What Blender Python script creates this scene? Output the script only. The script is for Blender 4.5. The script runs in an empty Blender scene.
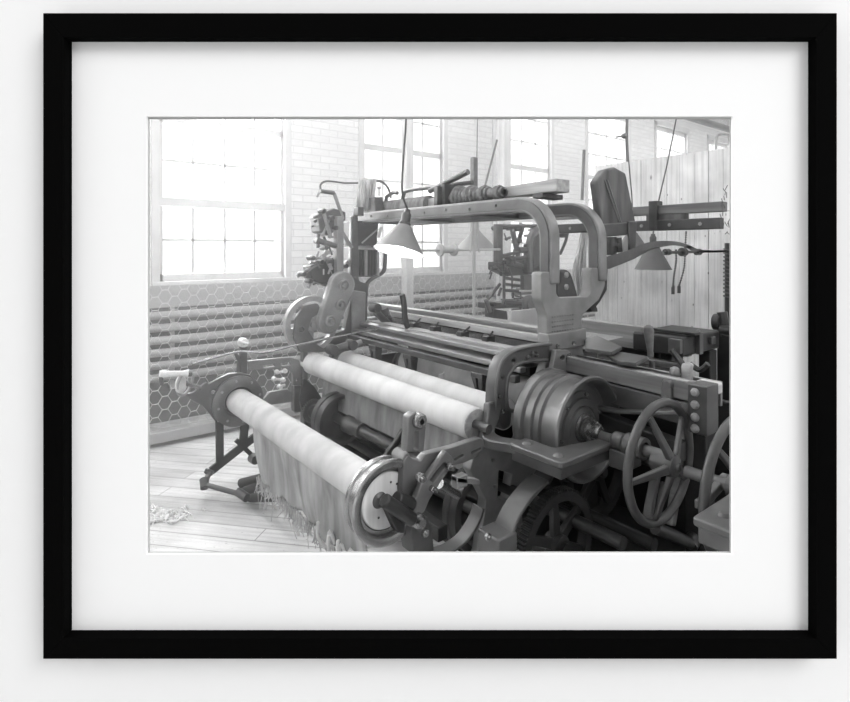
import bpy, bmesh, math, random
from mathutils import Vector, Matrix
random.seed(7)
C = bpy.context.scene.collection
WIN_E, ROOF_E, ROOF3, GAL_E, HAZE, EXPO = 58, 122, 1.0, 5300, 0.046, 0.0
SKY_B, SKY_F = .63, 1.7
# ------------------------------------------------------------------ survey of the place (metres)
EYE = 1.6; FPX = 540.0; PX, PY = 440.0, 248.0
ANG = math.radians(38.85); SA, CA = math.sin(ANG), math.cos(ANG)
FWD = Vector((SA, CA, 0)); RGT = Vector((CA, -SA, 0)); UP = Vector((0, 0, 1))
def AT(x, y, t): return FWD*t + RGT*((x-PX)/FPX*t) + Vector((0, 0, EYE + (PY-y)/FPX*t))
def AY(x, y, Y): return AT(x, y, Y/(CA-(x-PX)/FPX*SA))          # point seen at x,y on a plane Y = const
def AX(x, y, X): return AT(x, y, X/(SA+(x-PX)/FPX*CA))
def AZ(x, y, Z): return AT(x, y, (Z-EYE)*FPX/(PY-y))
V = Vector
# ------------------------------------------------------------------ mesh helpers
class MB:
    def __init__(s): s.v = []; s.f = []; s.mk = []
    def sep(s): s.mk.append((len(s.v), len(s.f))); return s      # what follows is an object of its own
    def add(s, vs, fs):
        n = len(s.v); s.v += [tuple(v) for v in vs]; s.f += [tuple(i+n for i in f) for f in fs]; return s
    def hexa(s, p):
        return s.add(p, [(0,3,2,1),(4,5,6,7),(0,1,5,4),(1,2,6,5),(2,3,7,6),(3,0,4,7)])
    def box(s, a, b):
        x0,y0,z0 = [min(a[i], b[i]) for i in range(3)]; x1,y1,z1 = [max(a[i], b[i]) for i in range(3)]
        return s.hexa([(x0,y0,z0),(x1,y0,z0),(x1,y1,z0),(x0,y1,z0),(x0,y0,z1),(x1,y0,z1),(x1,y1,z1),(x0,y1,z1)])
    def cyl(s, p, q, r, r2=None, n=16):
        return s.tube([p, q], r, n, r2)
    def tube(s, path, r, n=10, r2=None, closed=False):
        P = [V(p) for p in path]; m = len(P); vs = []; nrm = None
        for i in range(m):
            if closed: t = P[(i+1) % m]-P[i-1]
            else: t = P[min(i+1, m-1)]-P[max(i-1, 0)]
            t.normalize()
            if nrm is None:
                nrm = t.orthogonal().normalized()
            nrm = (nrm - t*nrm.dot(t)).normalized(); b = t.cross(nrm)
            rr = r if r2 is None else r+(r2-r)*i/(m-1)
            vs += [P[i]+nrm*(rr*math.cos(2*math.pi*k/n))+b*(rr*math.sin(2*math.pi*k/n)) for k in range(n)]
        fs = []
        for i in range(m if closed else m-1):
            a, c = i*n, ((i+1) % m)*n
            fs += [(a+k, a+(k+1) % n, c+(k+1) % n, c+k) for k in range(n)]
        if not closed: fs += [tuple(range(n-1, -1, -1)), tuple(range((m-1)*n, m*n))]
        return s.add(vs, fs)
    def sweep(s, path, w, h, up=UP):
        """rectangular bar: w across, h along `up`-ish in-plane normal; up is the constant side axis of width w"""
        P = [V(p) for p in path]; m = len(P); vs = []; side = V(up).normalized()
        for i in range(m):
            t = (P[min(i+1, m-1)]-P[max(i-1, 0)]).normalized()
            nn = side.cross(t).normalized()
            k = 1.0
            if 0 < i < m-1:
                a = (P[i]-P[i-1]).normalized(); c = max(0.5, a.dot(t)); k = 1/c
            vs += [P[i]+side*(w/2)+nn*(h/2*k), P[i]-side*(w/2)+nn*(h/2*k), P[i]-side*(w/2)-nn*(h/2*k), P[i]+side*(w/2)-nn*(h/2*k)]
        fs = [(0,1,2,3), tuple((m-1)*4+i for i in (3,2,1,0))]
        for i in range(m-1):
            a, c = i*4, i*4+4
            fs += [(a+(k+1) % 4, a+k, c+k, c+(k+1) % 4) for k in range(4)]
        return s.add(vs, fs)
    def lathe(s, prof, o, ax=(0,1,0), n=48, wob=None):
        """prof: (radius, height) pairs"""
        o = V(o); ax = V(ax).normalized(); e = ax.orthogonal().normalized() if abs(ax.z) > .9 else UP - ax*ax.z
        e.normalize(); g = ax.cross(e); vs = []; fs = []
        for r, h in prof:
            r = max(r, 1e-4)
            vs += [o+ax*h+e*(r*math.cos(2*math.pi*k/n))+g*(r*math.sin(2*math.pi*k/n)) for k in range(n)]
        for i in range(len(prof)-1):
            fs += [(i*n+k, i*n+(k+1) % n, (i+1)*n+(k+1) % n, (i+1)*n+k) for k in range(n)]
        return s.add(vs, fs)
    def ball(s, c, r, n=12):
        pr = [(r*math.sin(math.pi*i/8), -r*math.cos(math.pi*i/8)) for i in range(9)]
        return s.lathe(pr, c, (0,0,1), n)
    def prism(s, poly, off):
        """poly of 3-D points (any planar outline), pushed by vector off"""
        n = len(poly); off = V(off)
        return s.add([V(p) for p in poly]+[V(p)+off for p in poly],
                     [tuple(range(n-1, -1, -1)), tuple(range(n, 2*n))]+[(i, (i+1) % n, n+(i+1) % n, n+i) for i in range(n)])
    def bolt(s, p, ax, r=.012, h=.012):
        ax = V(ax).normalized(); s.tube([V(p), V(p)+ax*h], r, 6); s.tube([V(p), V(p)+ax*h*1.6], r*.45, 8); return s
    def build(s, name, m, parent=None, bevel=0, label=None, smooth=35, sub=0):
        if s.mk:
            mk = s.mk+[(len(s.v), len(s.f))]; s.mk = []; r = None
            for (v0, f0), (v1, f1) in zip(mk, mk[1:]):
                if f1 > f0:
                    t = MB(); t.v = s.v[v0:v1]; t.f = [tuple(i-v0 for i in f) for f in s.f[f0:f1]]; r = t.build(name, m, parent, bevel, label, smooth, sub)
            return r
        me = bpy.data.meshes.new(name); me.from_pydata(s.v, [], s.f); me.validate()
        bm = bmesh.new(); bm.from_mesh(me); bmesh.ops.recalc_face_normals(bm, faces=bm.faces); bm.to_mesh(me); bm.free()
        return link(name, me, m, parent, bevel, label, smooth, sub)
def link(name, me, m, parent=None, bevel=0, label=None, smooth=35, sub=0):
    o = bpy.data.objects.new(name, me); C.objects.link(o); me.materials.append(MAT[m])
    if smooth:
        for p in me.polygons: p.use_smooth = True
        me.set_sharp_from_angle(angle=math.radians(smooth))
    if bevel:
        b = o.modifiers.new('bevel', 'BEVEL'); b.width = bevel; b.segments = 2; b.limit_method = 'ANGLE'; b.angle_limit = math.radians(40)
        b.harden_normals = False
    if sub:
        b = o.modifiers.new('sub', 'SUBSURF'); b.levels = b.render_levels = sub
    if parent is not None:
        o.parent = parent; o.matrix_parent_inverse = Matrix.Translation(-parent.location) if parent.parent is None else parent.matrix_parent_inverse.copy()
        if parent.parent is not None: o.matrix_parent_inverse = Matrix.Identity(4)
    if label: o['label'] = label
    return o
def rnd(pts, r, n=4):
    """round the corners of a closed 2-D outline by r"""
    out = []; m = len(pts)
    for i in range(m):
        a, b, c = V(pts[i-1]), V(pts[i]), V(pts[(i+1) % m])
        d1, d2 = (a-b), (c-b); k = min(r, d1.length*.45, d2.length*.45)
        p, q = b+d1.normalized()*k, b+d2.normalized()*k
        for j in range(n+1):
            t = j/n; out.append(p*(1-t)**2+b*(2*t*(1-t))+q*t*t)
    return out
def plate(name, outs, Y, th, m, parent=None, bev=.004, label=None, world=False, r=0.0):
    """cast plate standing in the plane Y: outlines (first = outer, rest = holes); thickness th away from the viewer"""
    cu = bpy.data.curves.new(name, 'CURVE'); cu.dimensions = '2D'; cu.fill_mode = 'BOTH'
    cu.extrude = max(th/2-bev, .0005); cu.bevel_depth = bev; cu.bevel_resolution = 1; cu.offset = -bev
    for o_ in outs:
        p2 = [V((q[0], q[1])) for q in o_] if world else [V((AY(x, y, Y).x, AY(x, y, Y).z)) for x, y in o_]
        if r: p2 = rnd(p2, r)
        sp = cu.splines.new('POLY'); sp.points.add(len(p2)-1); sp.use_cyclic_u = True
        for i, q in enumerate(p2): sp.points[i].co = (q.x, q.y, 0, 1)
    tmp = bpy.data.objects.new('tmp', cu); C.objects.link(tmp); bpy.context.view_layer.update()
    dg = bpy.context.evaluated_depsgraph_get()
    me = bpy.data.meshes.new_from_object(tmp.evaluated_get(dg)); bpy.data.objects.remove(tmp); bpy.data.curves.remove(cu)
    for v in me.vertices: v.co = V((v.co.x, Y+th/2-v.co.z, v.co.y))
    me.materials.clear(); me.name = name
    return link(name, me, m, parent, 0, label)
def circ(x, y, r, n=20, ry=None): return [(x+r*math.cos(2*math.pi*k/n), y+(ry or r)*math.sin(2*math.pi*k/n)) for k in range(n)]
def wcirc(c, r, n=28): return [(c[0]+r*math.cos(2*math.pi*k/n), c[1]+r*math.sin(2*math.pi*k/n)) for k in range(n)]
def tag(o, label, cat, group=None, kind=None):
    if label: o['label'] = label
    if cat: o['category'] = cat
    if group: o['group'] = group
    if kind: o['kind'] = kind
    return o
def thing(name, loc, label, cat, group=None):
    o = bpy.data.objects.new(name, None); C.objects.link(o); o.location = loc; o.empty_display_size = .1
    return tag(o, label, cat, group)
def struct(o): o['kind'] = 'structure'; return o
def arc(c, r, a0, a1, n, e1, e2):
    c = V(c); e1 = V(e1); e2 = V(e2)
    return [c+e1*(r*math.cos(math.radians(a0+(a1-a0)*i/n)))+e2*(r*math.sin(math.radians(a0+(a1-a0)*i/n))) for i in range(n+1)]
def catmull(pts, n=6):
    P = [V(p) for p in pts]; out = []
    for i in range(len(P)-1):
        p0, p1, p2, p3 = P[max(i-1, 0)], P[i], P[i+1], P[min(i+2, len(P)-1)]
        for j in range(n):
            t = j/n
            out.append(.5*((2*p1)+(p2-p0)*t+(2*p0-5*p1+4*p2-p3)*t*t+(3*p1-p0-3*p2+p3)*t**3))
    return out+[P[-1]]
# ------------------------------------------------------------------ materials (all greys: the print is monochrome)
MAT = {}
def mat(name, col, rough=.5, metal=0.0, noise=0.0, scale=8.0, bump=0.0, stretch=(1,1,1), spec=.5, rot=0.0, detail=5):
    m = bpy.data.materials.new(name); m.use_nodes = True; nt = m.node_tree; b = nt.nodes['Principled BSDF']
    b.inputs['Base Color'].default_value = (col, col, col, 1); b.inputs['Roughness'].default_value = rough
    b.inputs['Metallic'].default_value = metal; b.inputs['Specular IOR Level'].default_value = spec
    if noise or bump:
        tc = nt.nodes.new('ShaderNodeTexCoord'); mp = nt.nodes.new('ShaderNodeMapping'); mp.inputs['Scale'].default_value = stretch
        mp.inputs['Rotation'].default_value = (0, 0, rot)
        nz = nt.nodes.new('ShaderNodeTexNoise'); nz.inputs['Scale'].default_value = scale; nz.inputs['Detail'].default_value = detail
        nt.links.new(tc.outputs['Object'], mp.inputs['Vector']); nt.links.new(mp.outputs['Vector'], nz.inputs['Vector'])
        if noise:
            cr = nt.nodes.new('ShaderNodeValToRGB'); lo, hi = col*(1-noise), min(1, col*(1+noise))
            cr.color_ramp.elements[0].position = .3; cr.color_ramp.elements[1].position = .7
            cr.color_ramp.elements[0].color = (lo, lo, lo, 1); cr.color_ramp.elements[1].color = (hi, hi, hi, 1)
            nt.links.new(nz.outputs['Fac'], cr.inputs['Fac']); nt.links.new(cr.outputs['Color'], b.inputs['Base Color'])
        if bump:
            bp = nt.nodes.new('ShaderNodeBump'); bp.inputs['Strength'].default_value = bump; bp.inputs['Distance'].default_value = .01
            nt.links.new(nz.outputs['Fac'], bp.inputs['Height']); nt.links.new(bp.outputs['Normal'], b.inputs['Normal'])
    MAT[name] = m; return m
mat('iron', .075, .36, .35, .25, 9, .05)
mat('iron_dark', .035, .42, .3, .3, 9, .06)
mat('iron_grey', .112, .38, .35, .2, 9, .04)
mat('iron_pale', .30, .45, .3, .2, 9, .04)
mat('iron_mid', .15, .38, .35, .2, 9, .04)
mat('iron_arch', .23, .42, .3, .18, 9, .04)
mat('wood_mid', .24, .5, 0, .28, 6, .06, (6, .35, 6))
mat('steel', .30, .27, .85, .15, 14)
mat('rail_steel', .30, .30, .7, .2, 5, 0, (1, .06, 1))
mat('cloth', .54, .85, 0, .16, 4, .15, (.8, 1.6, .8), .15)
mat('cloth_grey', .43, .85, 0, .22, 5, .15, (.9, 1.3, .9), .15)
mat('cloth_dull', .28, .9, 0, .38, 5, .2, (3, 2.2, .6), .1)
mat('wood', .34, .55, 0, .28, 6, .06, (6, .35, 6))
mat('wood_dark', .14, .5, 0, .3, 6, .06, (6, .35, 6))
mat('wood_pale', .62, .6, 0, .15, 5, .04, (6, 6, .4))
mat('white_iron', .62, .4, 0, .1, 8)
mat('rope', .16, .9, 0, .4, 40, .3)
mat('leather', .10, .55, 0, .5, 5, .08, (3, 3, .5))
mat('yarn', .42, .95, 0, .45, 26, .4, (1, 1, .2))
mat('yarn_dark', .16, .95, 0, .5, 30, .4, (1, 1, .15))
mat('rubber', .03, .5)
mat('near_black', .018, .4, .1, .4, 6, .1)  # near black; carries the shade under the loom in its colour
mat('drum_iron', .16, .33, .6, .2, 6, .03)
mat('shade', .20, .45, .1, .15, 6)
mat('shade_mid', .12, .5, .1, .15, 6)
mat('shade_dark', .085, .5, .1, .15, 6)
mat('shade_white', .8, .5)
mat('pipe', .36, .55, 0, .12, 4, 0, (.3, 1, 1))
mat('wire', .6, .5)
mat('trim', .58, .6, 0, .08, 6)
mat('post', .62, .65, 0, .12, 5, 0, (4, 4, .4))
mat('frame_black', .0022, .9, spec=.02)
mat('mat_white', .985, .9, spec=.05)
mat('mat_edge', .48, .9, spec=.05)
mat('gallery', .95, .9, spec=.05)
mat('lint', .7, .95, 0, .2, 40, .5)
mat('ceiling', .75, .9)
def emit(name, s):
    m = bpy.data.materials.new(name); m.use_nodes = True; nt = m.node_tree; b = nt.nodes['Principled BSDF']
    b.inputs['Emission Color'].default_value = (1,1,1,1); b.inputs['Emission Strength'].default_value = s; MAT[name] = m
emit('bulb', 14)
def glass():
    m = bpy.data.materials.new('glass'); m.use_nodes = True; nt = m.node_tree; nt.nodes.remove(nt.nodes['Principled BSDF'])
    t = nt.nodes.new('ShaderNodeBsdfTransparent'); g = nt.nodes.new('ShaderNodeBsdfGlossy'); g.inputs['Roughness'].default_value = .02
    x = nt.nodes.new('ShaderNodeMixShader'); x.inputs[0].default_value = .05
    nt.links.new(t.outputs[0], x.inputs[1]); nt.links.new(g.outputs[0], x.inputs[2])
    nt.links.new(x.outputs[0], nt.nodes['Material Output'].inputs['Surface']); MAT['glass'] = m
glass()
def brick():
    m = mat('brick', .72, .85, 0, 0, 1, 0, spec=.1); nt = m.node_tree; b = nt.nodes['Principled BSDF']
    tc = nt.nodes.new('ShaderNodeTexCoord'); mp = nt.nodes.new('ShaderNodeMapping'); mp.inputs['Rotation'].default_value = (math.radians(90), 0, 0)
    br = nt.nodes.new('ShaderNodeTexBrick'); br.inputs['Scale'].default_value = 1; br.inputs['Brick Width'].default_value = .21
    br.inputs['Row Height'].default_value = .075; br.inputs['Mortar Size'].default_value = .006; br.inputs['Mortar Smooth'].default_value = .3
    br.inputs['Color1'].default_value = (.74,.74,.74,1); br.inputs['Color2'].default_value = (.68,.68,.68,1); br.inputs['Mortar'].default_value = (.58,.58,.58,1)
    nt.links.new(tc.outputs['Object'], mp.inputs[0]); nt.links.new(mp.outputs[0], br.inputs[0]); nt.links.new(br.outputs['Color'], b.inputs['Base Color'])
    bp = nt.nodes.new('ShaderNodeBump'); bp.inputs['Strength'].default_value = .25; bp.inputs['Distance'].default_value = .01; bp.invert = True
    nt.links.new(br.outputs['Fac'], bp.inputs['Height']); nt.links.new(bp.outputs[0], b.inputs['Normal'])
brick()
def boards(name, base, width, rot, length=2.4, vertical=False, knots=True, dirt=.0):
    m = mat(name, base, .6, spec=.25); nt = m.node_tree; b = nt.nodes['Principled BSDF']; N = nt.nodes.new; L = nt.links.new
    tc = N('ShaderNodeTexCoord'); mp = N('ShaderNodeMapping'); mp.inputs['Rotation'].default_value = rot
    if vertical:
        s_ = N('ShaderNodeSeparateXYZ'); c_ = N('ShaderNodeCombineXYZ'); L(tc.outputs['Object'], s_.inputs[0])
        L(s_.outputs['Z'], c_.inputs['X']); L(s_.outputs['Y'], c_.inputs['Y']); L(s_.outputs['X'], c_.inputs['Z']); L(c_.outputs[0], mp.inputs[0])
    else: L(tc.outputs['Object'], mp.inputs[0])
    br = N('ShaderNodeTexBrick'); br.inputs['Scale'].default_value = 1; br.inputs['Brick Width'].default_value = length; br.inputs['Row Height'].default_value = width
    br.inputs['Mortar Size'].default_value = .0035; br.inputs['Mortar Smooth'].default_value = .4; br.offset = .37
    c1, c2 = base*1.08, base*.86
    br.inputs['Color1'].default_value = (c1,c1,c1,1); br.inputs['Color2'].default_value = (c2,c2,c2,1); br.inputs['Mortar'].default_value = (base*.45,)*3+(1,)
    L(mp.outputs[0], br.inputs[0])
    m2 = N('ShaderNodeMapping'); m2.inputs['Scale'].default_value = (.5, 14, 1); L(mp.outputs[0], m2.inputs[0])
    nz = N('ShaderNodeTexNoise'); nz.inputs['Scale'].default_value = 3; nz.inputs['Detail'].default_value = 6; L(m2.outputs[0], nz.inputs[0])
    cr = N('ShaderNodeValToRGB'); cr.color_ramp.elements[0].position = .3; cr.color_ramp.elements[0].color = (.78,)*3+(1,); cr.color_ramp.elements[1].position = .6; cr.color_ramp.elements[1].color = (1,1,1,1)
    L(nz.outputs[0], cr.inputs[0])
    mx = N('ShaderNodeMix'); mx.data_type = 'RGBA'; mx.blend_type = 'MULTIPLY'; mx.inputs['Factor'].default_value = 1
    L(br.outputs['Color'], mx.inputs[6]); L(cr.outputs[0], mx.inputs[7]); last = mx.outputs[2]
    for sc, thr, dk, st in ((2.4, .085, .3, (1, 2.2, 1)), (7, .10, .4, (1, 1.8, 1))) if knots else ((30, .12, .5, (1,1,1)), (11, .07, .5, (1,1.5,1))):
        m3 = N('ShaderNodeMapping'); m3.inputs['Scale'].default_value = st; L(mp.outputs[0], m3.inputs[0])
        vo = N('ShaderNodeTexVoronoi'); vo.inputs['Scale'].default_value = sc; L(m3.outputs[0], vo.inputs[0])
        c2_ = N('ShaderNodeValToRGB'); c2_.color_ramp.elements[0].position = thr*.5; c2_.color_ramp.elements[0].color = (dk,)*3+(1,)
        c2_.color_ramp.elements[1].position = thr; c2_.color_ramp.elements[1].color = (1,1,1,1); L(vo.outputs[0], c2_.inputs[0])
        x2 = N('ShaderNodeMix'); x2.data_type = 'RGBA'; x2.blend_type = 'MULTIPLY'; x2.inputs['Factor'].default_value = 1
        L(last, x2.inputs[6]); L(c2_.outputs[0], x2.inputs[7]); last = x2.outputs[2]
    n4 = N('ShaderNodeTexNoise'); n4.inputs['Scale'].default_value = 2.2; n4.inputs['Detail'].default_value = 8; L(mp.outputs[0], n4.inputs[0])
    c4 = N('ShaderNodeValToRGB'); c4.color_ramp.elements[0].position = .35; c4.color_ramp.elements[0].color = (.72,)*3+(1,); c4.color_ramp.elements[1].position = .62; c4.color_ramp.elements[1].color = (1,1,1,1)
    L(n4.outputs[0], c4.inputs[0]); x4 = N('ShaderNodeMix'); x4.data_type = 'RGBA'; x4.blend_type = 'MULTIPLY'; x4.inputs['Factor'].default_value = 1
    L(last, x4.inputs[6]); L(c4.outputs[0], x4.inputs[7]); L(x4.outputs[2], b.inputs['Base Color'])
BD = RGT*-.985+FWD*.174                                         # the way the floorboards run
boards('floorboards', .70, .13, (0, 0, -math.atan2(BD.y, BD.x)), knots=False)
boards('planks', .80, 9, (0,0,0), 30, vertical=True)
MAT['planks'].node_tree.nodes['Principled BSDF'].inputs['Roughness'].default_value = .7
# ================================================================== SETTING
struct(MB().box((-6, -6, -.06), (13.2, 5.8, 0)).build('floor', 'floorboards', smooth=0))
WALLY = 5.5; WX = [1.11+2.17*k for k in range(-2, 6)]; WW = 1.2; SILL = 1.27; HEAD = 3.95
# ---- window wall, cut round the windows
w = MB(); w.box((-6, WALLY, 0), (13.2, WALLY+.32, SILL)); w.box((-6, WALLY, HEAD+.12), (13.2, WALLY+.32, 4.7)); xs = [-6]+[v for x in WX for v in (x-.07, x+WW+.07)]+[13.2]
for i in range(0, len(xs), 2): w.box((xs[i], WALLY, SILL), (xs[i+1], WALLY+.32, HEAD+.12))
struct(w.build('wall_back', 'brick', smooth=0))
mat('wainscot_shade', .13, .7, 0, .12, 4, 0, (.3, 1, 4))  # dark tone puts the shade between the pipes into the colour
struct(MB().box((-6, WALLY-.03, 0), (13.2, WALLY-.002, 1.05)).build('wall_back_wainscot', 'wainscot_shade', smooth=0))
struct(MB().box((-6, WALLY-.05, 1.05), (13.2, WALLY-.001, SILL-.015)).build('trim_1', 'pipe', bevel=.004, smooth=0))
for k, x in enumerate(WX):
    f = MB(); y0, y1 = WALLY+.03, WALLY+.13; MID = 2.02
    f.box((x-.07, WALLY-.02, SILL), (x-.002, WALLY+.30, HEAD+.1)); f.box((x+WW+.002, WALLY-.02, SILL), (x+WW+.07, WALLY+.30, HEAD+.1))
    f.box((x-.07, WALLY-.02, HEAD+.02), (x+WW+.07, WALLY+.3, HEAD+.12)); f.box((x-.07, WALLY-.05, SILL-.015), (x+WW+.07, WALLY+.3, SILL+.02))
    wf = struct(f.build('window_%d' % (k+1), 'trim', bevel=.004, smooth=0))
    s = MB()
    s.box((x, y0, SILL+.02), (x+.035, y1, HEAD+.02)); s.box((x+WW-.035, y0, SILL+.02), (x+WW, y1, HEAD+.02))
    s.box((x, y0, SILL+.02), (x+WW, y1, SILL+.085)); s.box((x, y0-.03, MID-.03), (x+WW, y1, MID+.05)); s.box((x, y0, 2.77), (x+WW, y1, 2.84)); s.box((x, y0, HEAD-.06), (x+WW, y1, HEAD+.02))
    s.build('sash', 'trim', wf, bevel=.004, smooth=0)
    g = MB()
    for j in (1, 2, 3): g.box((x+WW*j/4-.012, y0+.02, SILL+.08), (x+WW*j/4+.012, y1-.03, HEAD-.05))
    for z in (1.675, 2.42, 3.2, 3.56): g.box((x+.03, y0+.02, z-.012), (x+WW-.03, y1-.03, z+.012))
    g.build('glazing_bar', 'trim', wf, smooth=0)
    MB().box((x+.02, y0+.045, SILL+.07), (x+WW-.02, y0+.049, HEAD-.04)).build('window_pane', 'glass', wf, smooth=0)
# ---- ceiling with added openings for the roof fill, far wall, street-side wall with openings
c = MB(); ys = [-6, -3.2, -2.4, -.4, .4, 3.2, 4.0, 5.82]
for i in range(0, len(ys)-1, 2):
    xa, xb = [(1.53-y*CA)/SA for y in ys[i:i+2]]; c.prism([(xa, ys[i], 4.7), (13.2, ys[i], 4.7), (13.2, ys[i+1], 4.7), (xb, ys[i+1], 4.7)], (0, 0, .1))
struct(c.build('ceiling', 'ceiling', smooth=0))
struct(MB().box((12.9, -6, 0), (13.2, 5.8, 4.7)).build('wall_far', 'brick', smooth=0))
# ---- plank partition on the right
w = MB(); y = 2.0; i = 0
tops = [2.50, 2.48, 2.49, 2.47, 2.50, 2.50, 2.48, 2.49, 2.47, 2.48, 2.49, 2.50]
y = 3.52
pk = []
while y > 1.0:
    wd = random.choice((.135, .14, .15, .128)); dx = random.uniform(-.004, .004)
    w.box((5.0+dx, y-wd+.004, 0), (5.022+dx, y, 2.49)); y -= wd; i += 1
struct(w.build('wall_partition', 'planks', smooth=0))
# ================================================================== THE FRAMED APERTURE IN THE GALLERY WALL
TF = 1.5; PX1 = TF/FPX
def rectpts(x0, y0, x1, y1, t): return [AT(x0, y0, t), AT(x1, y0, t), AT(x1, y1, t), AT(x0, y1, t)]
def ringmesh(mb, outer, inner, t0, t1, ti=None):
    """rectangular ring; its front outline is at distance t0 (inner edge at ti), pushed straight back to t1"""
    ti = t0 if ti is None else ti
    a, b = rectpts(*outer, t0), rectpts(*inner, ti)
    c_, d = [p+FWD*(t1-t0) for p in a], [p+FWD*(t1-ti) for p in b]
    for i in range(4):
        j = (i+1) % 4; mb.hexa([a[i], a[j], b[j], b[i], c_[i], c_[j], d[j], d[i]])
    return mb
pf = thing('picture_frame', AT(440, 659, TF), 'large square-edged black picture frame with a wide white mat, hung on the pale wall', 'picture frame')
DF, DM = .055, .022                                              # how far frame and mat stand off the wall
fo = [p+FWD*DF for p in rectpts(43, 13, 837, 659, TF-DF)]; fi = [p+FWD*DM for p in rectpts(72, 42, 808, 630, TF-DM)]
for i in range(4):
    j = (i+1) % 4; a = [fo[i], fo[j], fi[j], fi[i]]
    MB().hexa(a+[p-FWD*DF for p in a]).build('frame_rail', 'frame_black', pf, bevel=.001, smooth=0)
ringmesh(MB(), (60, 30, 820, 642), (146.5, 116.5, 732.5, 554.5), TF-DM, TF-DM+.008).build('mat_board', 'mat_white', pf, smooth=0)
ringmesh(MB(), (145.0, 115, 734, 556), (149, 119, 730.3, 552.3), TF-DM+.0082, TF-DM+.012).build('mat_bevel', 'mat_edge', pf, smooth=0, label='thin pale grey bevelled edge round the opening')
gw = MB(); L_, R_, T_, B_ = -2600, 4200, 248-FPX*3.1/TF, 248+FPX*1.6/TF
ringmesh(gw, (L_, T_, R_, B_), (80, 50, 800, 622), TF+.0005, TF+.05)
struct(gw.build('wall_front', 'gallery', smooth=0))
# ================================================================== THE LOOM (weft runs along Y, cloth comes off towards -X)
YN, YF = 1.95, 3.78                                   # near and far side frames
YAX = V((0, 1, 0)); XAX = V((1, 0, 0))
def ycyl(mb, x, z, y0, y1, r, n=20, r2=None): return mb.cyl((x, y0, z), (x, y1, z), r, r2, n)
loom = thing('loom', (2.1, 2.9, 0), 'big cast-iron power loom with a double arch overhead and pale cloth rollers, filling the middle', 'loom', 'power looms in the weave room')
# ---- near side frame: pedestal, yoke, gooseneck
plate('side_frame', [[(548,312),(582,312),(583,352),(592,360),(604,380),(600,440),(560,470),(530,476),(522,500),(524,552),(507,580),(470,580),(480,552),(486,500),(470,470),(478,440),(500,440),(512,450),(520,440),(528,420),(548,360)],
                     [(536,430),(548,400),(560,420),(548,440)], [(499,470),(512,474),(508,500),(498,498)], circ(493,460,1.6,8), circ(495,486,1.6,8)], YN, .06, 'iron_arch', loom, .006, r=.012)
plate('yoke', [[(541,272),(556.5,272),(556.5,294),(560,298),(588,297),(591,293),(591,268),(606,268),(605,287),(599,300),(590,308),(582,316),(582,345),(547,345),(547,316),(541,300)]], YN-.012, .07, 'iron_arch', loom, .006, r=.02)
m = MB(); a = AY(545, 334, YN-.012); b = AY(584, 345, YN-.012)
m.box((a.x+.01, YN-.03, b.z), (b.x, YN+.045, a.z)); m.box((a.x+.02, YN-.022, a.z-.10), (b.x-.015, YN+.04, a.z)); m.build('pedestal', 'iron_arch', loom, .006)
m = MB(); a = AY(553, 315, YN-.02); b = AY(576, 331, YN-.02)
for i in range(4):
    z = a.z+(b.z-a.z)*(i+.3)/4
    for k in range(9):
        x = a.x+(b.x-a.x)*k/9; m.box((x, YN-.017, z), (x+.6*(b.x-a.x)/9, YN-.0125, z-.009))
m.build('cast_lettering', 'iron_arch', loom, label='worn raised casting marks on the pedestal')
plate('gooseneck_bracket', [[(551,344),(532,346.5),(516,350.5),(505,358),(500,368),(497,384),(496,404),(497,420),(504,431),(511,427),(513,411),(507.5,407),(506.5,386),(511,371),(524,362),(551,360)],
                            circ(535,354,1.5,8), circ(514,361,1.8,8), circ(503,378,1.4,8)], YN-.03, .085, 'iron_grey', loom, .012, r=.02)
m = MB()
for p in ((557,346),(573,343),(557,356),(532,353),(536,355),(527,357),(502,411),(499,396)): m.sep().bolt(AY(*p, YN-.03), -YAX, .012, .01)
c = AY(563, 358, YN-.03); m.sep().tube([c, c-YAX*.05], .035, 20); m.tube([c-YAX*.05, c-YAX*.062], .022, 16); m.build('frame_bolt', 'steel', loom)
plate('spring_lug', [[(556,350),(569,350),(572,364),(583,374),(560,380),(545,384),(552,372)], circ(563,358,2.6,12)], YN-.075, .03, 'iron_arch', loom, .005, r=.01)
# ---- arches: two bent bars from the near yoke across to the far side
for nm, xc, zt in (('arch_beam', 2.375, 1.855), ('arch_beam', 2.825, 1.845)):
    R = .20; yb = YN+.02
    path = [V((xc, yb, 1.40)), V((xc, yb, zt-R))]+arc((xc, yb+R, zt-R), R, 180, 90, 9, (0,1,0), (0,0,1))[1:]
    path += [V((xc, y, zt)) for y in (2.6, 3.0, 3.6, 4.0)]
    ab = MB().sweep(path, .075, .088, XAX).build(nm, 'iron_arch', loom, .008)
    web = MB().sweep([p+XAX*-.039+V((0,0,0)) for p in path], .012, .058, XAX)
    for i in range(7): web.bolt((xc-.046, 2.35+i*.24, zt+.005*(-1)**i), -XAX, .011, .006)
    web.build('web', 'iron_grey', ab, .003)
m = MB(); m.box((2.47, 2.10, 1.895), (2.66, 2.18, 1.925)); m.build('tie_block', 'iron', loom, .005)
m = MB()
for y in (2.6, 3.3, 3.95): m.sep().cyl((2.375, y, 1.83), (2.825, y, 1.82), .018)
m.build('arch_stay', 'iron', loom)
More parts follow.
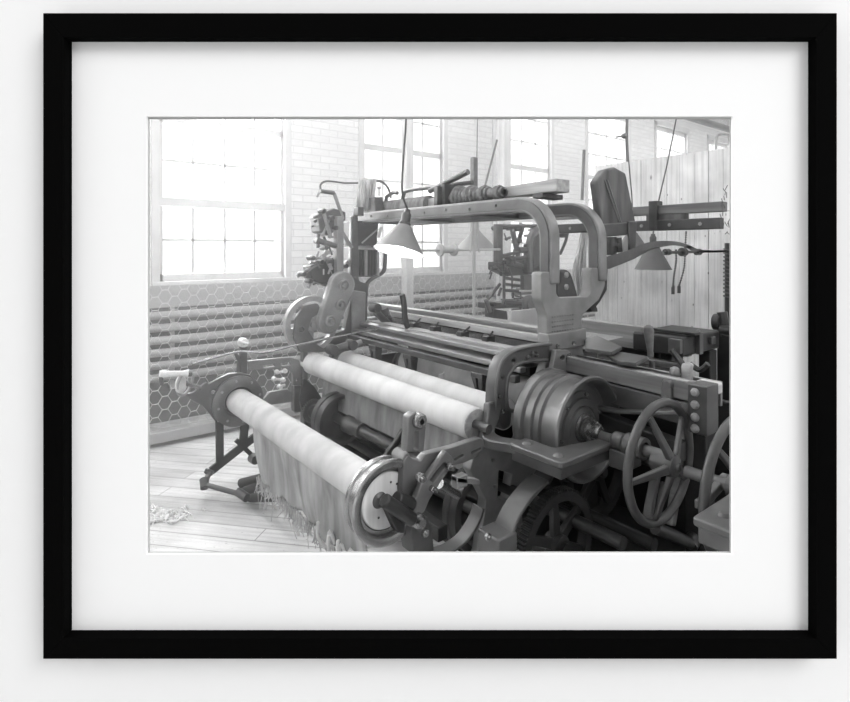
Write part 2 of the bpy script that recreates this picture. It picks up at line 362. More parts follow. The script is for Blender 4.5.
# ---- drum, outboard bearing, shaft, hand wheel
DX, DZ = 2.172, .735
pr = [(.0,.0),(.035,.0),(.035,.01),(.055,.012),(.058,.04),(.095,.045),(.10,.055),(.105,.048),(.135,.052),(.14,.062),(.165,.066),(.17,.074),(.20,.078),(.213,.07),(.228,.015),(.234,.0),(.246,0),(.252,.01),(.250,.022),(.226,.035),(.222,.055),(.222,.12),(.236,.128),(.236,.142),(.224,.148),(.224,.17),(.236,.176),(.236,.20),(.228,.206),(.228,.225),(.242,.232),(.246,.245),(.246,.275),(.24,.285),(.1,.29),(0,.29)]
d = MB().lathe(pr, (DX, 1.55, DZ), (0,1,0), 72).build('drum', 'drum_iron', loom, smooth=28)
m = MB()
for k in range(6):
    a = math.radians(60*k+15); m.sep().bolt((DX+.155*math.cos(a), 1.612, DZ+.155*math.sin(a)), -YAX, .009, .01)
m.build('drum_bolt', 'steel', d)
m = MB().lathe([(0,-.055),(.03,-.055),(.034,-.04),(.034,-.012),(.05,-.010),(.056,.012),(.056,.03),(.07,.035),(.07,.06),(0,.06)], (DX, 1.55, DZ), (0,1,0), 32)
for k in range(5): a = math.radians(72*k+30); m.bolt((DX+.044*math.cos(a), 1.54, DZ+.044*math.sin(a)), -YAX, .009, .014)
m.build('drum_hub', 'steel', d)
ycyl(MB(), DX, DZ-.015, 1.18, 4.0, .024).build('drive_shaft', 'iron_grey', loom)
m = MB().lathe([(.03,-.06),(.048,-.06),(.05,-.01),(.05,.03),(.04,.04),(.04,.09),(.03,.1)], (DX, 1.33, DZ-.012), (0,1,0), 28); m.box((DX-.05, 1.33, DZ-.12), (DX+.07, 1.42, DZ-.04)); m.build('shaft_bearing', 'iron', loom, .004)
def hand_wheel(parent, x, y, z, R, a0, m='iron'):
    b = MB().tube(arc((x, y, z), R-.017, 0, 360, 64, (1,0,0), (0,0,1))[:-1], .019, 12, closed=True)
    w_ = b.build('hand_wheel', m, parent)
    for k in range(5):
        a = math.radians(a0+72*k); e = V((math.cos(a), 0, math.sin(a))); s = V((-math.sin(a), 0, math.cos(a)))
        p, q = V((x, y-.055, z))+e*.03, V((x, y, z))+e*(R-.02)
        mid = (p+q)/2-YAX*.012
        MB().hexa([p-s*.020-YAX*.012, p+s*.020-YAX*.012, p+s*.020+YAX*.012, p-s*.020+YAX*.012, q-s*.012-YAX*.009, q+s*.012-YAX*.009, q+s*.012+YAX*.009, q-s*.012+YAX*.009]).build('spoke', m, w_, .006)
    MB().lathe([(0,-.085),(.014,-.085),(.016,-.075),(.03,-.075),(.045,-.068),(.05,-.05),(.045,-.02),(.04,.03),(0,.03)], (x, y, z), (0,1,0), 28).build('wheel_hub', 'iron', w_)
    return w_
WC = AY(660.5, 462, 1.2)
hand_wheel(loom, WC.x, 1.2, WC.z, .266, 42)
def guard(parent, x, y0, z):
    """L-shaped bracket that carries the outboard bearing round the front of the drum (y0 = its outer edge)"""
    m = MB()
    o = [(x, y0), (x+.37, y0), (x+.37, y0+.075), (x+.115, y0+.135), (x+.115, y0+.30), (x, y0+.30)]
    m.prism([V((p[0], p[1], z-.028)) for p in rnd(o, .02)], (0,0,.028))
    g_ = m.build('bearing_bracket', 'iron_grey', parent, .006)
    m = MB(); o = [(x+.012, y0+.012), (x+.36, y0+.012), (x+.36, y0+.06), (x+.1, y0+.12), (x+.1, y0+.29), (x+.012, y0+.29)]
    m.prism([V((p[0], p[1], z-.078)) for p in o], (0,0,.048)); m.build('web', 'iron', g_, .004)
    m = MB()
    for p in ((x+.055, y0+.06), (x+.06, y0+.24)): m.sep().lathe([(0,.012),(.012,.011),(.022,.004),(.024,0)], (p[0], p[1], z), (0,0,1), 20)
    m.build('round_bolt', 'iron_grey', g_)
    return g_
guard(loom, 1.787, 1.42, .712)
# curved saddle from gooseneck foot to the bracket
sad = catmull([(1.905,1.945,.83), (1.88,1.93,.765), (1.822,1.90,.695), (1.805,1.835,.678), (1.828,1.74,.684), (1.845,1.68,.688)], 6)
MB().sweep(sad, .085, .045, XAX).build('saddle', 'iron_grey', loom, .012)
for e in (((551,344),(532,346.5),(516,350.5),(505,358),(500,368),(497,384),(496,404),(497,420)), ((513,411),(507.5,407),(506.5,386),(511,371),(524,362),(551,360))):
    MB().tube(catmull([AY(x, y, YN-.032) for x, y in e], 4), .010, 10).build('bracket_bead', 'iron_grey', loom)
# ---- cloth rollers lying behind the breast
def roller(nm, x, z, r, y0, y1, m, end=None, lab=None):
    pr = [(0,0),(r*.93,0),(r,.008)]
    n = 14
    for i in range(n+1): pr.append((r*(1+.004*math.sin(i*2.3)), .03+(y1-y0-.06)*i/n))
    pr += [(r,y1-y0-.008),(r*.93,y1-y0),(0,y1-y0)]
    return MB().lathe(pr, (x, y0, z), (0,1,0), 48).build(nm, m, loom, label=lab)
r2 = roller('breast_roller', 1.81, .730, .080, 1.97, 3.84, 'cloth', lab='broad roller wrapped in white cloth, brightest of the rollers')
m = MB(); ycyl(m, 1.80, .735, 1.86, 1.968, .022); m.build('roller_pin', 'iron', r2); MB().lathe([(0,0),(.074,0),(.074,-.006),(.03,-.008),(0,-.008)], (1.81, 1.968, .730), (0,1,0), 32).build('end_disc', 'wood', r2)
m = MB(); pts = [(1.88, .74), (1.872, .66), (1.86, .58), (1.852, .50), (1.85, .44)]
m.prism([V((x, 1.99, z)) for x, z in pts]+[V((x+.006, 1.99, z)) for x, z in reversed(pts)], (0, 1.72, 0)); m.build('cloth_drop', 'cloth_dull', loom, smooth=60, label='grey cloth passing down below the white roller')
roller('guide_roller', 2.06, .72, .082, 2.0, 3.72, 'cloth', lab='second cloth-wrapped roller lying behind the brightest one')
m = MB().lathe([(0,0),(.07,0),(.07,.02),(.055,.02),(.055,.06),(.075,.06),(.075,.075),(.05,.075),(.05,.13),(.07,.13),(.07,.15),(0,.15)], (2.06, 3.73, .72), (0,1,0), 32); m.build('roller_collar', 'iron_grey', loom)
m = MB(); a = AY(450, 345, 3.2); pr = [(2.02, 3.4, .90)]
m.sweep([V((2.10,2.62,.80)), V((2.135,2.62,.80)), V((2.16,2.64,.805))], .03, .004, (0,0,1)); m.build('cloth_rag', 'cloth', loom)
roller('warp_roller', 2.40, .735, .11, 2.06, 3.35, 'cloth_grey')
m = MB().lathe([(.115,0),(.125,0),(.125,.02),(.09,.025),(.09,.06),(.12,.065),(.12,.085),(0,.085)], (2.42, 3.36, .70), (0,1,0), 36); m.build('warp_flange', 'iron', loom)
# ---- long rails of breast beam, race board and lay
def rail(nm, x0, x1, z0, z1, y0, y1, mt, bv=.004): return MB().box((x0, y0, z0), (x1, y1, z1)).build(nm, mt, loom, bv)
rail('breast_rail', 2.19, 2.235, .915, .945, 2.02, 3.9, 'rail_steel'); rail('breast_rail', 2.15, 2.19, .865, .905, 2.02, 3.86, 'iron'); rail('breast_rail', 2.26, 2.33, .965, .992, 2.02, 3.95, 'rail_steel')
rail('race_board', 2.345, 2.43, .945, 1.0, 1.98, 4.1, 'wood'); rail('reed_cap', 2.50, 2.545, 1.03, 1.075, 2.02, 4.15, 'wood'); rail('reed_cap', 2.60, 2.66, 1.06, 1.10, 2.02, 4.2, 'rail_steel'); rail('heddle_bar', 2.69, 2.72, .98, 1.02, 2.0, 4.0, 'iron_dark')
rail('warp_bar', 2.86, 2.92, .98, 1.03, 2.05, 4.2, 'iron')
m = MB()
for k in range(230):
    y = 2.08+k*.0085; m.tube([(2.52, y, 1.035), (2.53, y, .9)], .0016, 4)
m.build('reed', 'steel', loom, smooth=0)
m = MB()
for k in range(110):                                                     # warp sheet between rollers and reed
    y = 2.1+k*.0165; m.tube([(2.24, y, .93), (2.52, y, .965)], .0022, 4); m.tube([(2.55, y, .97), (3.3, y, .99)], .0022, 4)
m.build('warp_threads', 'cloth', loom, smooth=0)
o = m = MB().box((2.30, 2.05, .880), (2.68, 4.0, .925)).build('cloth_table', 'iron_dark', loom, .004)
for y in (2.30, 3.0, 3.45):                                              # temple brackets below the breast rail
    m = MB(); m.box((2.14, y-.03, .84), (2.20, y+.07, .87)); m.hexa([(2.15,y-.02,.72),(2.19,y-.02,.72),(2.19,y+.0,.72),(2.15,y+.0,.72),(2.14,y-.03,.84),(2.2,y-.03,.84),(2.2,y+.012,.84),(2.14,y+.012,.84)])
    m.hexa([(2.15,y+.015,.74),(2.18,y+.015,.74),(2.18,y+.03,.74),(2.15,y+.03,.74),(2.14,y+.03,.84),(2.2,y+.03,.84),(2.2,y+.065,.84),(2.14,y+.065,.84)]); m.build('temple_bracket', 'iron', loom, .003)
m = MB()
for k, y in enumerate((2.5, 2.75, 3.05, 3.3, 3.7)):
    m.sep().box((2.40, y, .99), (2.47, y+.05, 1.03)); m.tube([(2.44, y+.02, 1.03), (2.40+.03*(k % 2), y-.05, 1.07)], .007, 8); m.ball((2.47, y+.09, 1.015), .02)
m.build('temple', 'iron', loom)
# lay with shuttle box running out past the side frame
lay = MB()
zt = 1.0
lay.hexa([(2.40,1.13,.905),(2.475,1.13,.905),(2.475,1.95,.925),(2.40,1.95,.925),(2.40,1.13,zt-.01),(2.475,1.13,zt-.01),(2.475,1.95,zt),(2.40,1.95,zt)])
lay = lay.build('lay_beam', 'wood_dark', loom, .005, label='long wooden beam running out past the drum')
MB().hexa([(2.402,1.2,.991),(2.43,1.2,.991),(2.43,1.95,1.0),(2.402,1.95,1.0),(2.402,1.2,.996),(2.43,1.2,.996),(2.43,1.95,1.005),(2.402,1.95,1.005)]).build('top_strip', 'wood', lay, .002, label='pale strip along the top of the beam')  # narrow paler strip along the top edge of the lay
MB().hexa([(2.38,1.16,.80),(2.48,1.16,.80),(2.48,2.0,.82),(2.38,2.0,.82),(2.39,1.16,.90),(2.48,1.16,.90),(2.48,2.0,.92),(2.39,2.0,.92)]).build('lay_rail', 'iron', lay, .004)
MB().box((2.485, 1.15, .82), (2.60, 1.98, .90)).build('shuttle_box', 'wood_dark', lay, .004)
MB().box((2.60, 1.14, .86), (2.62, 1.98, .975)).build('box_back', 'rail_steel', lay, .003)
m = MB(); m.box((2.383, 1.105, .775), (2.50, 1.19, .992))
m.build('end_cap', 'iron', lay, .005)
m = MB()
for z in (.96, .905, .85, .80): m.sep().lathe([(0,.018),(.012,.016),(.019,.004),(.02,0)], (2.382, 1.155, z), (-1,0,0), 16)
for z in (): m.sep().lathe([(0,.014),(.012,.012),(.018,0)], (2.44, 1.105, z), (0,-1,0), 16)
m.build('cap_bolt', 'iron_pale', lay)
m = MB(); a = AY(641, 385, 1.42); m.lathe([(0,.02),(.02,.02),(.028,.008),(.028,0)], (2.402, 1.29, .965), (-1,0,0), 24); m.box((2.382,1.265,.885),(2.405,1.315,.955)); m.tube([(2.375,1.29,.90),(2.40,1.29,.90)],.016,16); m.build('picker_stop', 'iron_grey', lay, .003)
MB().prism([V((2.50,1.10,z)) if False else V((x, y, .93)) for x, y in rnd([(2.51,1.12),(2.585,1.12),(2.585,1.22),(2.51,1.22)], .02)], (0,0,.05)).build('buffer_block', 'wood_pale', lay, .008, label='pale worn block at the end of the beam')
m = MB(); m.lathe([(0,-.03),(.02,-.02),(.026,0),(.02,.02),(0,.03)], (2.52, 1.32, 1.0), (0,0,1), 20); m.build('oil_cup', 'iron_arch', lay)
MB().sweep([V((2.56,1.28,.95)), V((2.56,1.28,1.02)), V((2.57,1.28,1.045))], .05, .045, XAX).build('picker', 'wood', lay, .012)
# shipper handle
c = AY(652, 375, 1.62); t0 = AY(648, 322, 1.62)
h = MB().tube([V((c.x, 1.62, c.z-.12)), V((c.x, 1.62, c.z+.08))], .016, 12); h = h.build('shipper_lever', 'iron', loom)
d = (t0-c).normalized(); L0 = c+(t0-c)*.35
MB().lathe([(0,0),(.016,0),(.018,.01),(.016,.03),(.02,.07),(.026,.12),(.028,.15),(.024,.17),(.012,.18),(0,.182)], L0, d, 24).build('handle_grip', 'wood_dark', h)
# oblong metal covers lying on the lay, behind the pedestal
m = MB(); 
for q, zz in (([(585,342),(598,339),(622,350),(612,356),(585,352)], 1.045), ([(600,352),(625,356),(648,360),(636,367),(618,365)], 1.02)):
    m.sep().prism([AZ(x, y, zz) for x, y in q], (0,0,.02))
m.build('slide_cover', 'iron', loom, .004)
# curved strap under lay
st = catmull([(2.30,1.92,.86), (2.33,1.75,.80), (2.35,1.55,.795), (2.36,1.35,.83), (2.37,1.22,.86)], 5); MB().sweep(st, .05, .016, XAX).build('leather_strap', 'iron_grey', loom, .003)
m = MB(); m.hexa([(2.33,1.2,.64),(2.40,1.2,.64),(2.40,1.95,.66),(2.33,1.95,.66),(2.33,1.2,.73),(2.40,1.2,.73),(2.40,1.95,.80),(2.33,1.95,.80)]); m.build('lower_rail', 'iron_dark', loom, .004)
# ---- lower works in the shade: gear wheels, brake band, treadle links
def spoked(nm, x, y, z, R, m, ns=6, parent=None, teeth=0, w_=.05, a0=10):
    pr = [(R-.04,-w_/2),(R,-w_/2),(R,w_/2),(R-.04,w_/2),(R-.04,-w_/2)]
    o = MB().lathe(pr, (x,y,z), (0,1,0), 60).build(nm, m, parent)
    for k in range(ns):
        a = math.radians(a0+360*k/ns); e = V((math.cos(a),0,math.sin(a))); s = V((-math.sin(a),0,math.cos(a))); p = V((x,y,z))
        MB().hexa([p+e*.02-s*.026-YAX*.014, p+e*.02+s*.026-YAX*.014, p+e*.02+s*.026+YAX*.014, p+e*.02-s*.026+YAX*.014, p+e*(R-.03)-s*.018-YAX*.012, p+e*(R-.03)+s*.018-YAX*.012, p+e*(R-.03)+s*.018+YAX*.012, p+e*(R-.03)-s*.018+YAX*.012]).build('spoke', m, o, .004)
    if teeth:
        t = MB()
        for k in range(teeth):
            a = 2*math.pi*k/teeth; e = V((math.cos(a),0,math.sin(a))); s = V((-math.sin(a),0,math.cos(a))); p = V((x,y,z))+e*R; q = e*.012
            t.hexa([p-s*.006-YAX*w_*.45, p+s*.006-YAX*w_*.45, p+s*.006+YAX*w_*.45, p-s*.006+YAX*w_*.45, p+q-s*.003-YAX*w_*.45, p+q+s*.003-YAX*w_*.45, p+q+s*.003+YAX*w_*.45, p+q-s*.003+YAX*w_*.45])
        t.build('gear_teeth', m, o, smooth=0)
    MB().lathe([(0,-.06),(.025,-.06),(.025,-.04),(.05,-.038),(.055,.03),(0,.03)], (x,y,z), (0,1,0), 28).build('wheel_hub', m, o)
    return o
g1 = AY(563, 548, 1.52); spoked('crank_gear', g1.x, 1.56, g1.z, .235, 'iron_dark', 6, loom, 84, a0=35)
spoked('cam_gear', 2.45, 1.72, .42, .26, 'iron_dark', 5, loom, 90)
g2 = V((AY(484, 528, 2.07).x, 0, .245)); MB().lathe([(.20,-.05),(.24,-.05),(.24,-.015),(.231,-.01),(.231,.01),(.24,.015),(.24,.05),(.20,.05),(.20,-.05)], (g2.x, 2.075, g2.z), (0,1,0), 60).build('take_up_wheel', 'iron', loom, smooth=28)
bb = catmull([AY(540, 478, 1.62), AY(526, 492, 1.60), AY(514, 508, 1.58), AY(506, 524, 1.56), AY(500, 545, 1.55)], 6)
MB().sweep(bb, .10, .018, YAX).build('brake_band', 'iron_grey', loom, .005)
a = AY(498, 540, 1.55); MB().box((a.x-.05, 1.5, a.z-.07), (a.x+.06, 1.62, a.z+.035)).build('band_lug', 'iron_grey', loom, .008)
m = MB(); m.sep().bolt(AY(487, 536, 1.5), -YAX, .014, .012); m.build('lug_bolt', 'steel', loom)
sl = [AY(541, 480, 1.66)+V((0,0,0)), AY(552, 462, 1.72), AY(556, 448, 1.8)]; MB().sweep(sl, .10, .02, YAX).build('band_link', 'iron', loom, .004)
m = MB(); m.sep().sweep([AY(656, 474, 1.30), AY(651, 498, 1.30), AY(647, 520, 1.30)], .04, .03, YAX); m.sep().sweep([AY(664, 482, 1.34), AY(657, 519, 1.34)], .03, .02, YAX); m.build('slotted_link', 'iron_grey', loom, .006)
m = MB(); m.sweep([AY(690, 420, 1.36), AY(683, 450, 1.36), AY(676, 490, 1.36), AY(670, 525, 1.36)], .04, .05, YAX); m.build('picking_stick', 'wood', loom, .008, label='pale wooden stick behind the hand wheel')
m = MB(); m.tube([AY(655,528,1.3), AY(672,535,1.28), AY(690,543,1.26)], .028, 14); m.tube([AY(690,545,1.26), AY(700,528,1.26)], .035, 16); m.build('rocker_arm', 'iron', loom)
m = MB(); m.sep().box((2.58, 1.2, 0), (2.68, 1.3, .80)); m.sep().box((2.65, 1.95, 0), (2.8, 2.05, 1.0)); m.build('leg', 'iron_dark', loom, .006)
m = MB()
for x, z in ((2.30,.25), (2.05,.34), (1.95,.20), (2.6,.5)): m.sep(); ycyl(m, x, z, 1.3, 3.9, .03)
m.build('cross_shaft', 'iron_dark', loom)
m = MB().box((2.0, 2.06, .08), (2.9, 2.10, .64)); m.build('shade_panel', 'iron_dark', loom, .01)  # dark panel added; the shade under the loom is in its colour
# crank shaft with pulley seen between the rollers
m = MB(); p0, p1 = AY(336, 412, 3.55), AY(384, 448, 2.75)
a = V((1.70, 3.66, .42)); 
ycyl(m, 1.84, .39, 2.3, 3.7, .032); m.lathe([(.032,0),(.05,0),(.05,.10),(.06,.12),(.06,.2),(.032,.2)], (1.84, 3.10, .39), (0,1,0), 28); m.build('low_shaft', 'iron_grey', loom)
m = MB().lathe([(0,.02),(.14,.02),(.15,-.07),(.175,-.07),(.18,-.06),(.18,-.008),(.17,-.005),(.17,.005),(.18,.008),(.18,.06),(.17,.07),(0,.07)], (1.84, 3.44, .39), (0,1,0), 60); m.build('belt_pulley', 'iron', loom, smooth=28)
m = MB(); m.sweep(catmull([AY(405,428,2.6),AY(399,438,2.6),AY(391,449,2.6),AY(384,460,2.6)], 5), .05, .03, XAX); m.build('curved_arm', 'iron_dark', loom, .006)
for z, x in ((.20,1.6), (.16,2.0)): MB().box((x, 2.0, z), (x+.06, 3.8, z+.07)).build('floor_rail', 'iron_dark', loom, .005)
MB().box((1.86, .35, .002), (4.6, 4.3, .03)).build('shade_sheet', 'near_black', loom, .005)  # dark sheet on the floor, shade under the loom painted in
MB().box((2.92, 1.0, .03), (2.96, 4.1, .80)).build('back_shade_panel', 'near_black', loom, .005)  # near-black panel added to shut off bright views under the loom
MB().box((2.0, 3.86, .05), (2.9, 3.9, .70)).build('shade_panel', 'iron_dark', loom, .005)  # another dark panel added for the shade under the loom
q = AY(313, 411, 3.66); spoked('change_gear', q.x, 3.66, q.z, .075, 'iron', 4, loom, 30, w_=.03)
plate('gear_arm', [[(304,378),(314,386),(322,398),(318,430),(306,428),(300,400)]], 3.70, .03, 'iron_dark', loom, .004, r=.02)
# ---- far side of the loom: frame, gear cover, big wheel, column and head motion
FY = 3.80  # paler iron on cover, columns and levers puts the haze into the colour
plate('side_frame', [[(353,215),(358,215),(359,281),(368,284),(367,345),(345,352),(300,352),(297,345),(330,335),(345,330),(351,300)]], FY+.06, .06, 'iron', loom, .005, r=.02)
# stadium shaped gear cover
c1, c2 = AY(343.5, 285, FY-.09), AY(330, 322, FY-.09); dd = (c1-c2); L = dd.length; e = dd/L; s = V((e.z, 0, -e.x)); r1, r2_ = .105, .092
out = [c1+(s*math.cos(t)+e*math.sin(t))*r1 for t in [math.pi*i/14 for i in range(15)]]+[c2+(-s*math.cos(t)-e*math.sin(t))*r2_ for t in [math.pi*i/14 for i in range(15)]]
cov = plate('gear_cover', [[(p.x, p.z) for p in out]], FY-.09, .07, 'iron_arch', loom, .014, world=True)
m = MB()
for p in ((343.3,285),(340.3,305),(330,321)): m.sep().lathe([(0,-.04),(.014,-.04),(.016,-.012),(.026,-.012),(.036,-.024),(.042,-.02),(.045,.004)], AY(*p, FY-.09), (0,1,0), 24)
m.build('cover_boss', 'iron_arch', cov)
bw = AY(311, 324, FY+.03); spoked('balance_wheel', bw.x, FY+.03, bw.z, .215, 'iron_pale', 5, loom, a0=50)
plate('gear_bracket', [[(296,318),(304,306),(318,303),(322,312),(312,318),(308,330),(318,345),(330,352),(300,352),(294,338)], circ(302,330,2.5,10)], FY-.03, .03, 'iron_grey', loom, .005, r=.02)
for q in (((337,216),(344,216),(344,284),(337,284)), ((352,290),(366,292),(365,345),(352,345)), ((371,318),(382,316),(386,345),(373,346))):
    a = [AY(x, y, FY+.05) for x, y in q]; MB().prism(a, (0,.07,0)).build('column', 'iron_arch', loom, .008)
m = MB()
b1 = [AY(x, y, FY+.16) for x, y in ((352,247),(378,246),(378,277),(352,277))]; m.prism(b1, (0,.22,0)); m.build('dobby_box', 'iron', loom, .006)
m = MB(); 
for i in range(9): x = b1[0].x+(b1[1].x-b1[0].x)*(i+.5)/9; m.box((x-.004, FY+.15, b1[2].z+.02), (x+.004, FY+.16, b1[0].z-.02))
m.build('dobby_slat', 'iron_dark', loom, smooth=0)
sb = catmull([AY(x, y, FY+.12) for x, y in ((372,247),(384,250),(385,262),(383,272),(373,278),(367,284),(366,296))], 5)
MB().sweep(sb, .03, .028, YAX).build('bent_stay', 'iron_grey', loom, .005)
MB().sweep([AY(x, y, FY+.1) for x, y in ((366,250),(366,276))], .02, .02, YAX).build('stay_rod', 'iron_pale', loom, .003)
MB().sweep([AY(x, y, FY+.1) for x, y in ((378,252),(378,276))], .02, .02, YAX).build('stay_rod', 'iron_pale', loom, .003)
MB().sweep([AY(x, y, FY+.1) for x, y in ((350,248),(380,249))], .02, .02, YAX).build('stay_rod', 'iron_pale', loom, .003)
# levers of the head motion
random.seed(3)
lev = [((320,191),(334,193),.022),((334,193),(343,219),.02),((320,191),(317,197),.012),((318,215),(318,248),.02),((324,214),(331,238),.022),((330,216),(322,236),.02),((318,224),(334,214),.016),
       ((308,288),(322,256),.02),((322,256),(330,252),.016),((303,273),(322,262),.018),((312,258),(338,262),.02),((311,280),(330,286),.02),((316,240),(336,246),.03),((326,262),(337,286),.016),((301,274),(312,268),.022),
       ((320,274),(330,290),.018),((342,232),(352,248),.02),((345,262),(352,266),.03),((312,264),(320,262),.014),((310,262),(316,266),.02)]
for k, (a, b, r) in enumerate(lev):
    yy = FY+.06+.05*(k % 4); MB().cyl(AY(*a, yy), AY(*b, yy), r*.75, None, 8).build('head_lever', ('iron_grey', 'iron_arch', 'iron_pale')[k % 3], loom)
random.seed(21)
for k in range(34):
    cx, cy = random.choice(((318,222),(326,228),(318,262),(326,272),(310,270),(332,262),(322,244),(336,250)))
    a = (cx+random.uniform(-8,8), cy+random.uniform(-8,8)); an = random.choice((0,.3,1.2,1.57,1.9,2.6)); l = random.uniform(5,11); b = (a[0]+l*math.cos(an), a[1]+l*math.sin(an)); yy = FY+random.uniform(.02,.25); r = random.uniform(.006,.014)
    MB().cyl(AY(*a, yy), AY(*b, yy), r, None, 8).build('head_link', ('iron', 'iron_arch', 'iron_pale')[k % 3], loom)
m = MB()
for p in ((318,216),(323,211),(331,218),(319,241),(325,248),(312,258),(303,274),(321,262),(345,266),(310,281),(330,262),(336,228)): m.sep().lathe([(0,-.03),(.016,-.03),(.02,-.02),(.02,.06),(0,.06)], AY(*p, FY+.08), (0,1,0), 14)
m.build('lever_boss', 'iron', loom)
MB().prism([AY(x, y, FY+.10) for x, y in ((318,216),(334,208),(346,212),(346,220),(330,236),(320,232))], (0,.16,0)).build('head_block', 'iron', loom, .01)
MB().prism([AY(x, y, FY+.10) for x, y in ((310,266),(338,258),(338,280),(322,284),(312,280))], (0,.14,0)).build('head_block', 'iron_dark', loom, .01)
lp = catmull([AY(x, y, FY+.1) for x, y in ((321,192),(320.5,185),(325,181.5),(333,181.5),(345,183),(358,183))], 5); MB().tube(lp, .008, 6).build('wire_hook', 'iron', loom)
lp = catmull([AY(x, y, FY+.2) for x, y in ((374,181),(382,182),(388,188),(391,198))], 5); MB().tube(lp, .010, 6).build('wire_hook', 'iron', loom)
# yarn hanging through the head of the far column
m = MB()
for k in range(46):
    x = 359+17*(k/45); yy = FY+.12+.10*random.random(); j = random.uniform(-1, 1)
    m.tube([AY(x+j*.4, 179+random.random()*3, yy), AY(x-1+j, 192, yy-.03), AY(x-2+j*2.5, 207+random.random()*4, yy)], .009, 5)
m.build('yarn_hank', 'yarn', loom, label='thick hank of yarn on the far column')
m = MB().prism([AY(x, y, FY+.14) for x, y in ((354,221),(379,221),(377,246),(356,246))], (0,.20,0)); m.build('pattern_chain_box', 'iron_dark', loom, .01)
MB().sweep([AY(x, y, FY+.02) for x, y in ((362,243),(378,229))], .01, .01, YAX).build('head_lever', 'iron_pale', loom)
MB().sweep([AY(x, y, FY-.02) for x, y in ((378,238),(381,227))], .012, .025, YAX).build('head_lever', 'white_iron', loom)
# clamp and small fittings on the far end of the arch
for q in (((374,197),(383,197),(384,216),(376,217)), ((358,207),(364,207),(364,216),(358,216))):
    MB().prism([AY(x, y, FY-.02) for x, y in q], (0,.08,0)).build('arch_clamp', 'iron', loom, .006)
MB().lathe([(0,.02),(.016,.02),(.016,0),(.006,0),(.006,-.06),(0,-.06)], AY(379, 189, FY), (0,0,1), 12).build('clamp_screw', 'steel', loom)
# far end of the breast works
for k, (a, b, r, mt) in enumerate((((333,350),(352,344),.03,'iron_grey'), ((352,346),(374,338),.028,'iron_pale'), ((372,340),(392,345),.03,'iron'), ((376,312),(394,330),.03,'iron'), ((384,308),(390,324),.035,'iron_grey'), ((390,322),(400,334),.03,'iron'), ((366,322),(378,330),.022,'iron_pale'))):
    MB().cyl(AY(*a, 3.62+.03*k), AY(*b, 3.62+.03*k), r, None, 12).build('linkage', mt, loom)
m = MB()
for p in ((376,308),(372,342),(392,345),(398,330),(352,345),(333,350)): m.sep().lathe([(0,-.03),(.035,-.03),(.04,-.02),(.04,.05),(0,.05)], AY(*p, 3.6), (0,1,0), 16)
m.build('linkage_boss', 'iron', loom)
MB().sweep(catmull([AY(x, y, 3.3) for x, y in ((402,294),(404,304),(405,318),(408,328))], 4), .03, .04, YAX).build('hand_lever', 'iron_dark', loom, .008, label='black hand lever beside the pale post')
rr = catmull([AY(192,364,3.60), AY(233.5,352.6,3.60), AY(250,351.6,3.60), AY(265.5,352.2,3.60), AY(305,343,3.62), AY(369,330.5,3.62), AY(433,319,3.70)], 5)
MB().tube(rr, .009, 8).build('long_rod', 'steel', loom, label='thin bright rod running along the far side')
# overhead gear carried by the arches
MB().hexa([AY(x, y, 2.35) for x, y in ()] or [(2.50,2.02,1.93),(2.62,2.02,1.93),(2.60,3.6,1.905),(2.50,3.6,1.905),(2.50,2.02,2.005),(2.62,2.02,2.005),(2.60,3.6,1.965),(2.50,3.6,1.965)]).build('overhead_beam', 'wood', loom, .006, label='wooden beam laid across the arches')
rl = MB(); 
for k in range(17):
    y = 2.42+k*.026; r = .036+.0022*k+.010*math.sin(k*1.3); rl.lathe([(.02,-.014),(r*.9,-.012),(r,0),(r*.9,.012),(.02,.014)], (2.46, y, 1.955), (0,1,0), 24)
rl.build('rope_roller', 'rope', loom, smooth=60)
m = MB(); m.lathe([(0,-.02),(.05,-.02),(.06,0),(.06,.02),(.03,.03),(.03,.07),(0,.07)], (2.46,2.86,1.95), (0,1,0), 28); m.box((2.40,2.93,1.89),(2.52,2.97,2.05)); m.box((2.36,2.96,1.83),(2.41,3.0,2.03)); m.build('roller_cheek', 'iron', loom, .004)
MB().box((2.56,2.80,1.92),(2.60,2.84,2.24)).build('wooden_peg', 'wood_dark', loom, .005)
MB().cyl((2.46,2.75,2.12),(2.44,3.15,2.02), .02).build('prop_rod', 'iron', loom)
m = MB(); m.tube([(2.5,3.85,1.93),(2.5,3.82,2.03),(2.5,3.72,2.06),(2.5,3.66,2.05)], .016, 8); m.tube([(2.5,3.62,1.93),(2.5,3.56,2.05),(2.5,3.46,2.06),(2.5,2.75,2.05)], .016, 8); m.build('rail_loop', 'iron', loom)
m = MB(); m.lathe([(0,0),(.07,0),(.07,.9),(0,.9)], (2.52,3.25,1.93), (0,1,0), 24); m.build('cloth_bundle', 'yarn_dark', loom)
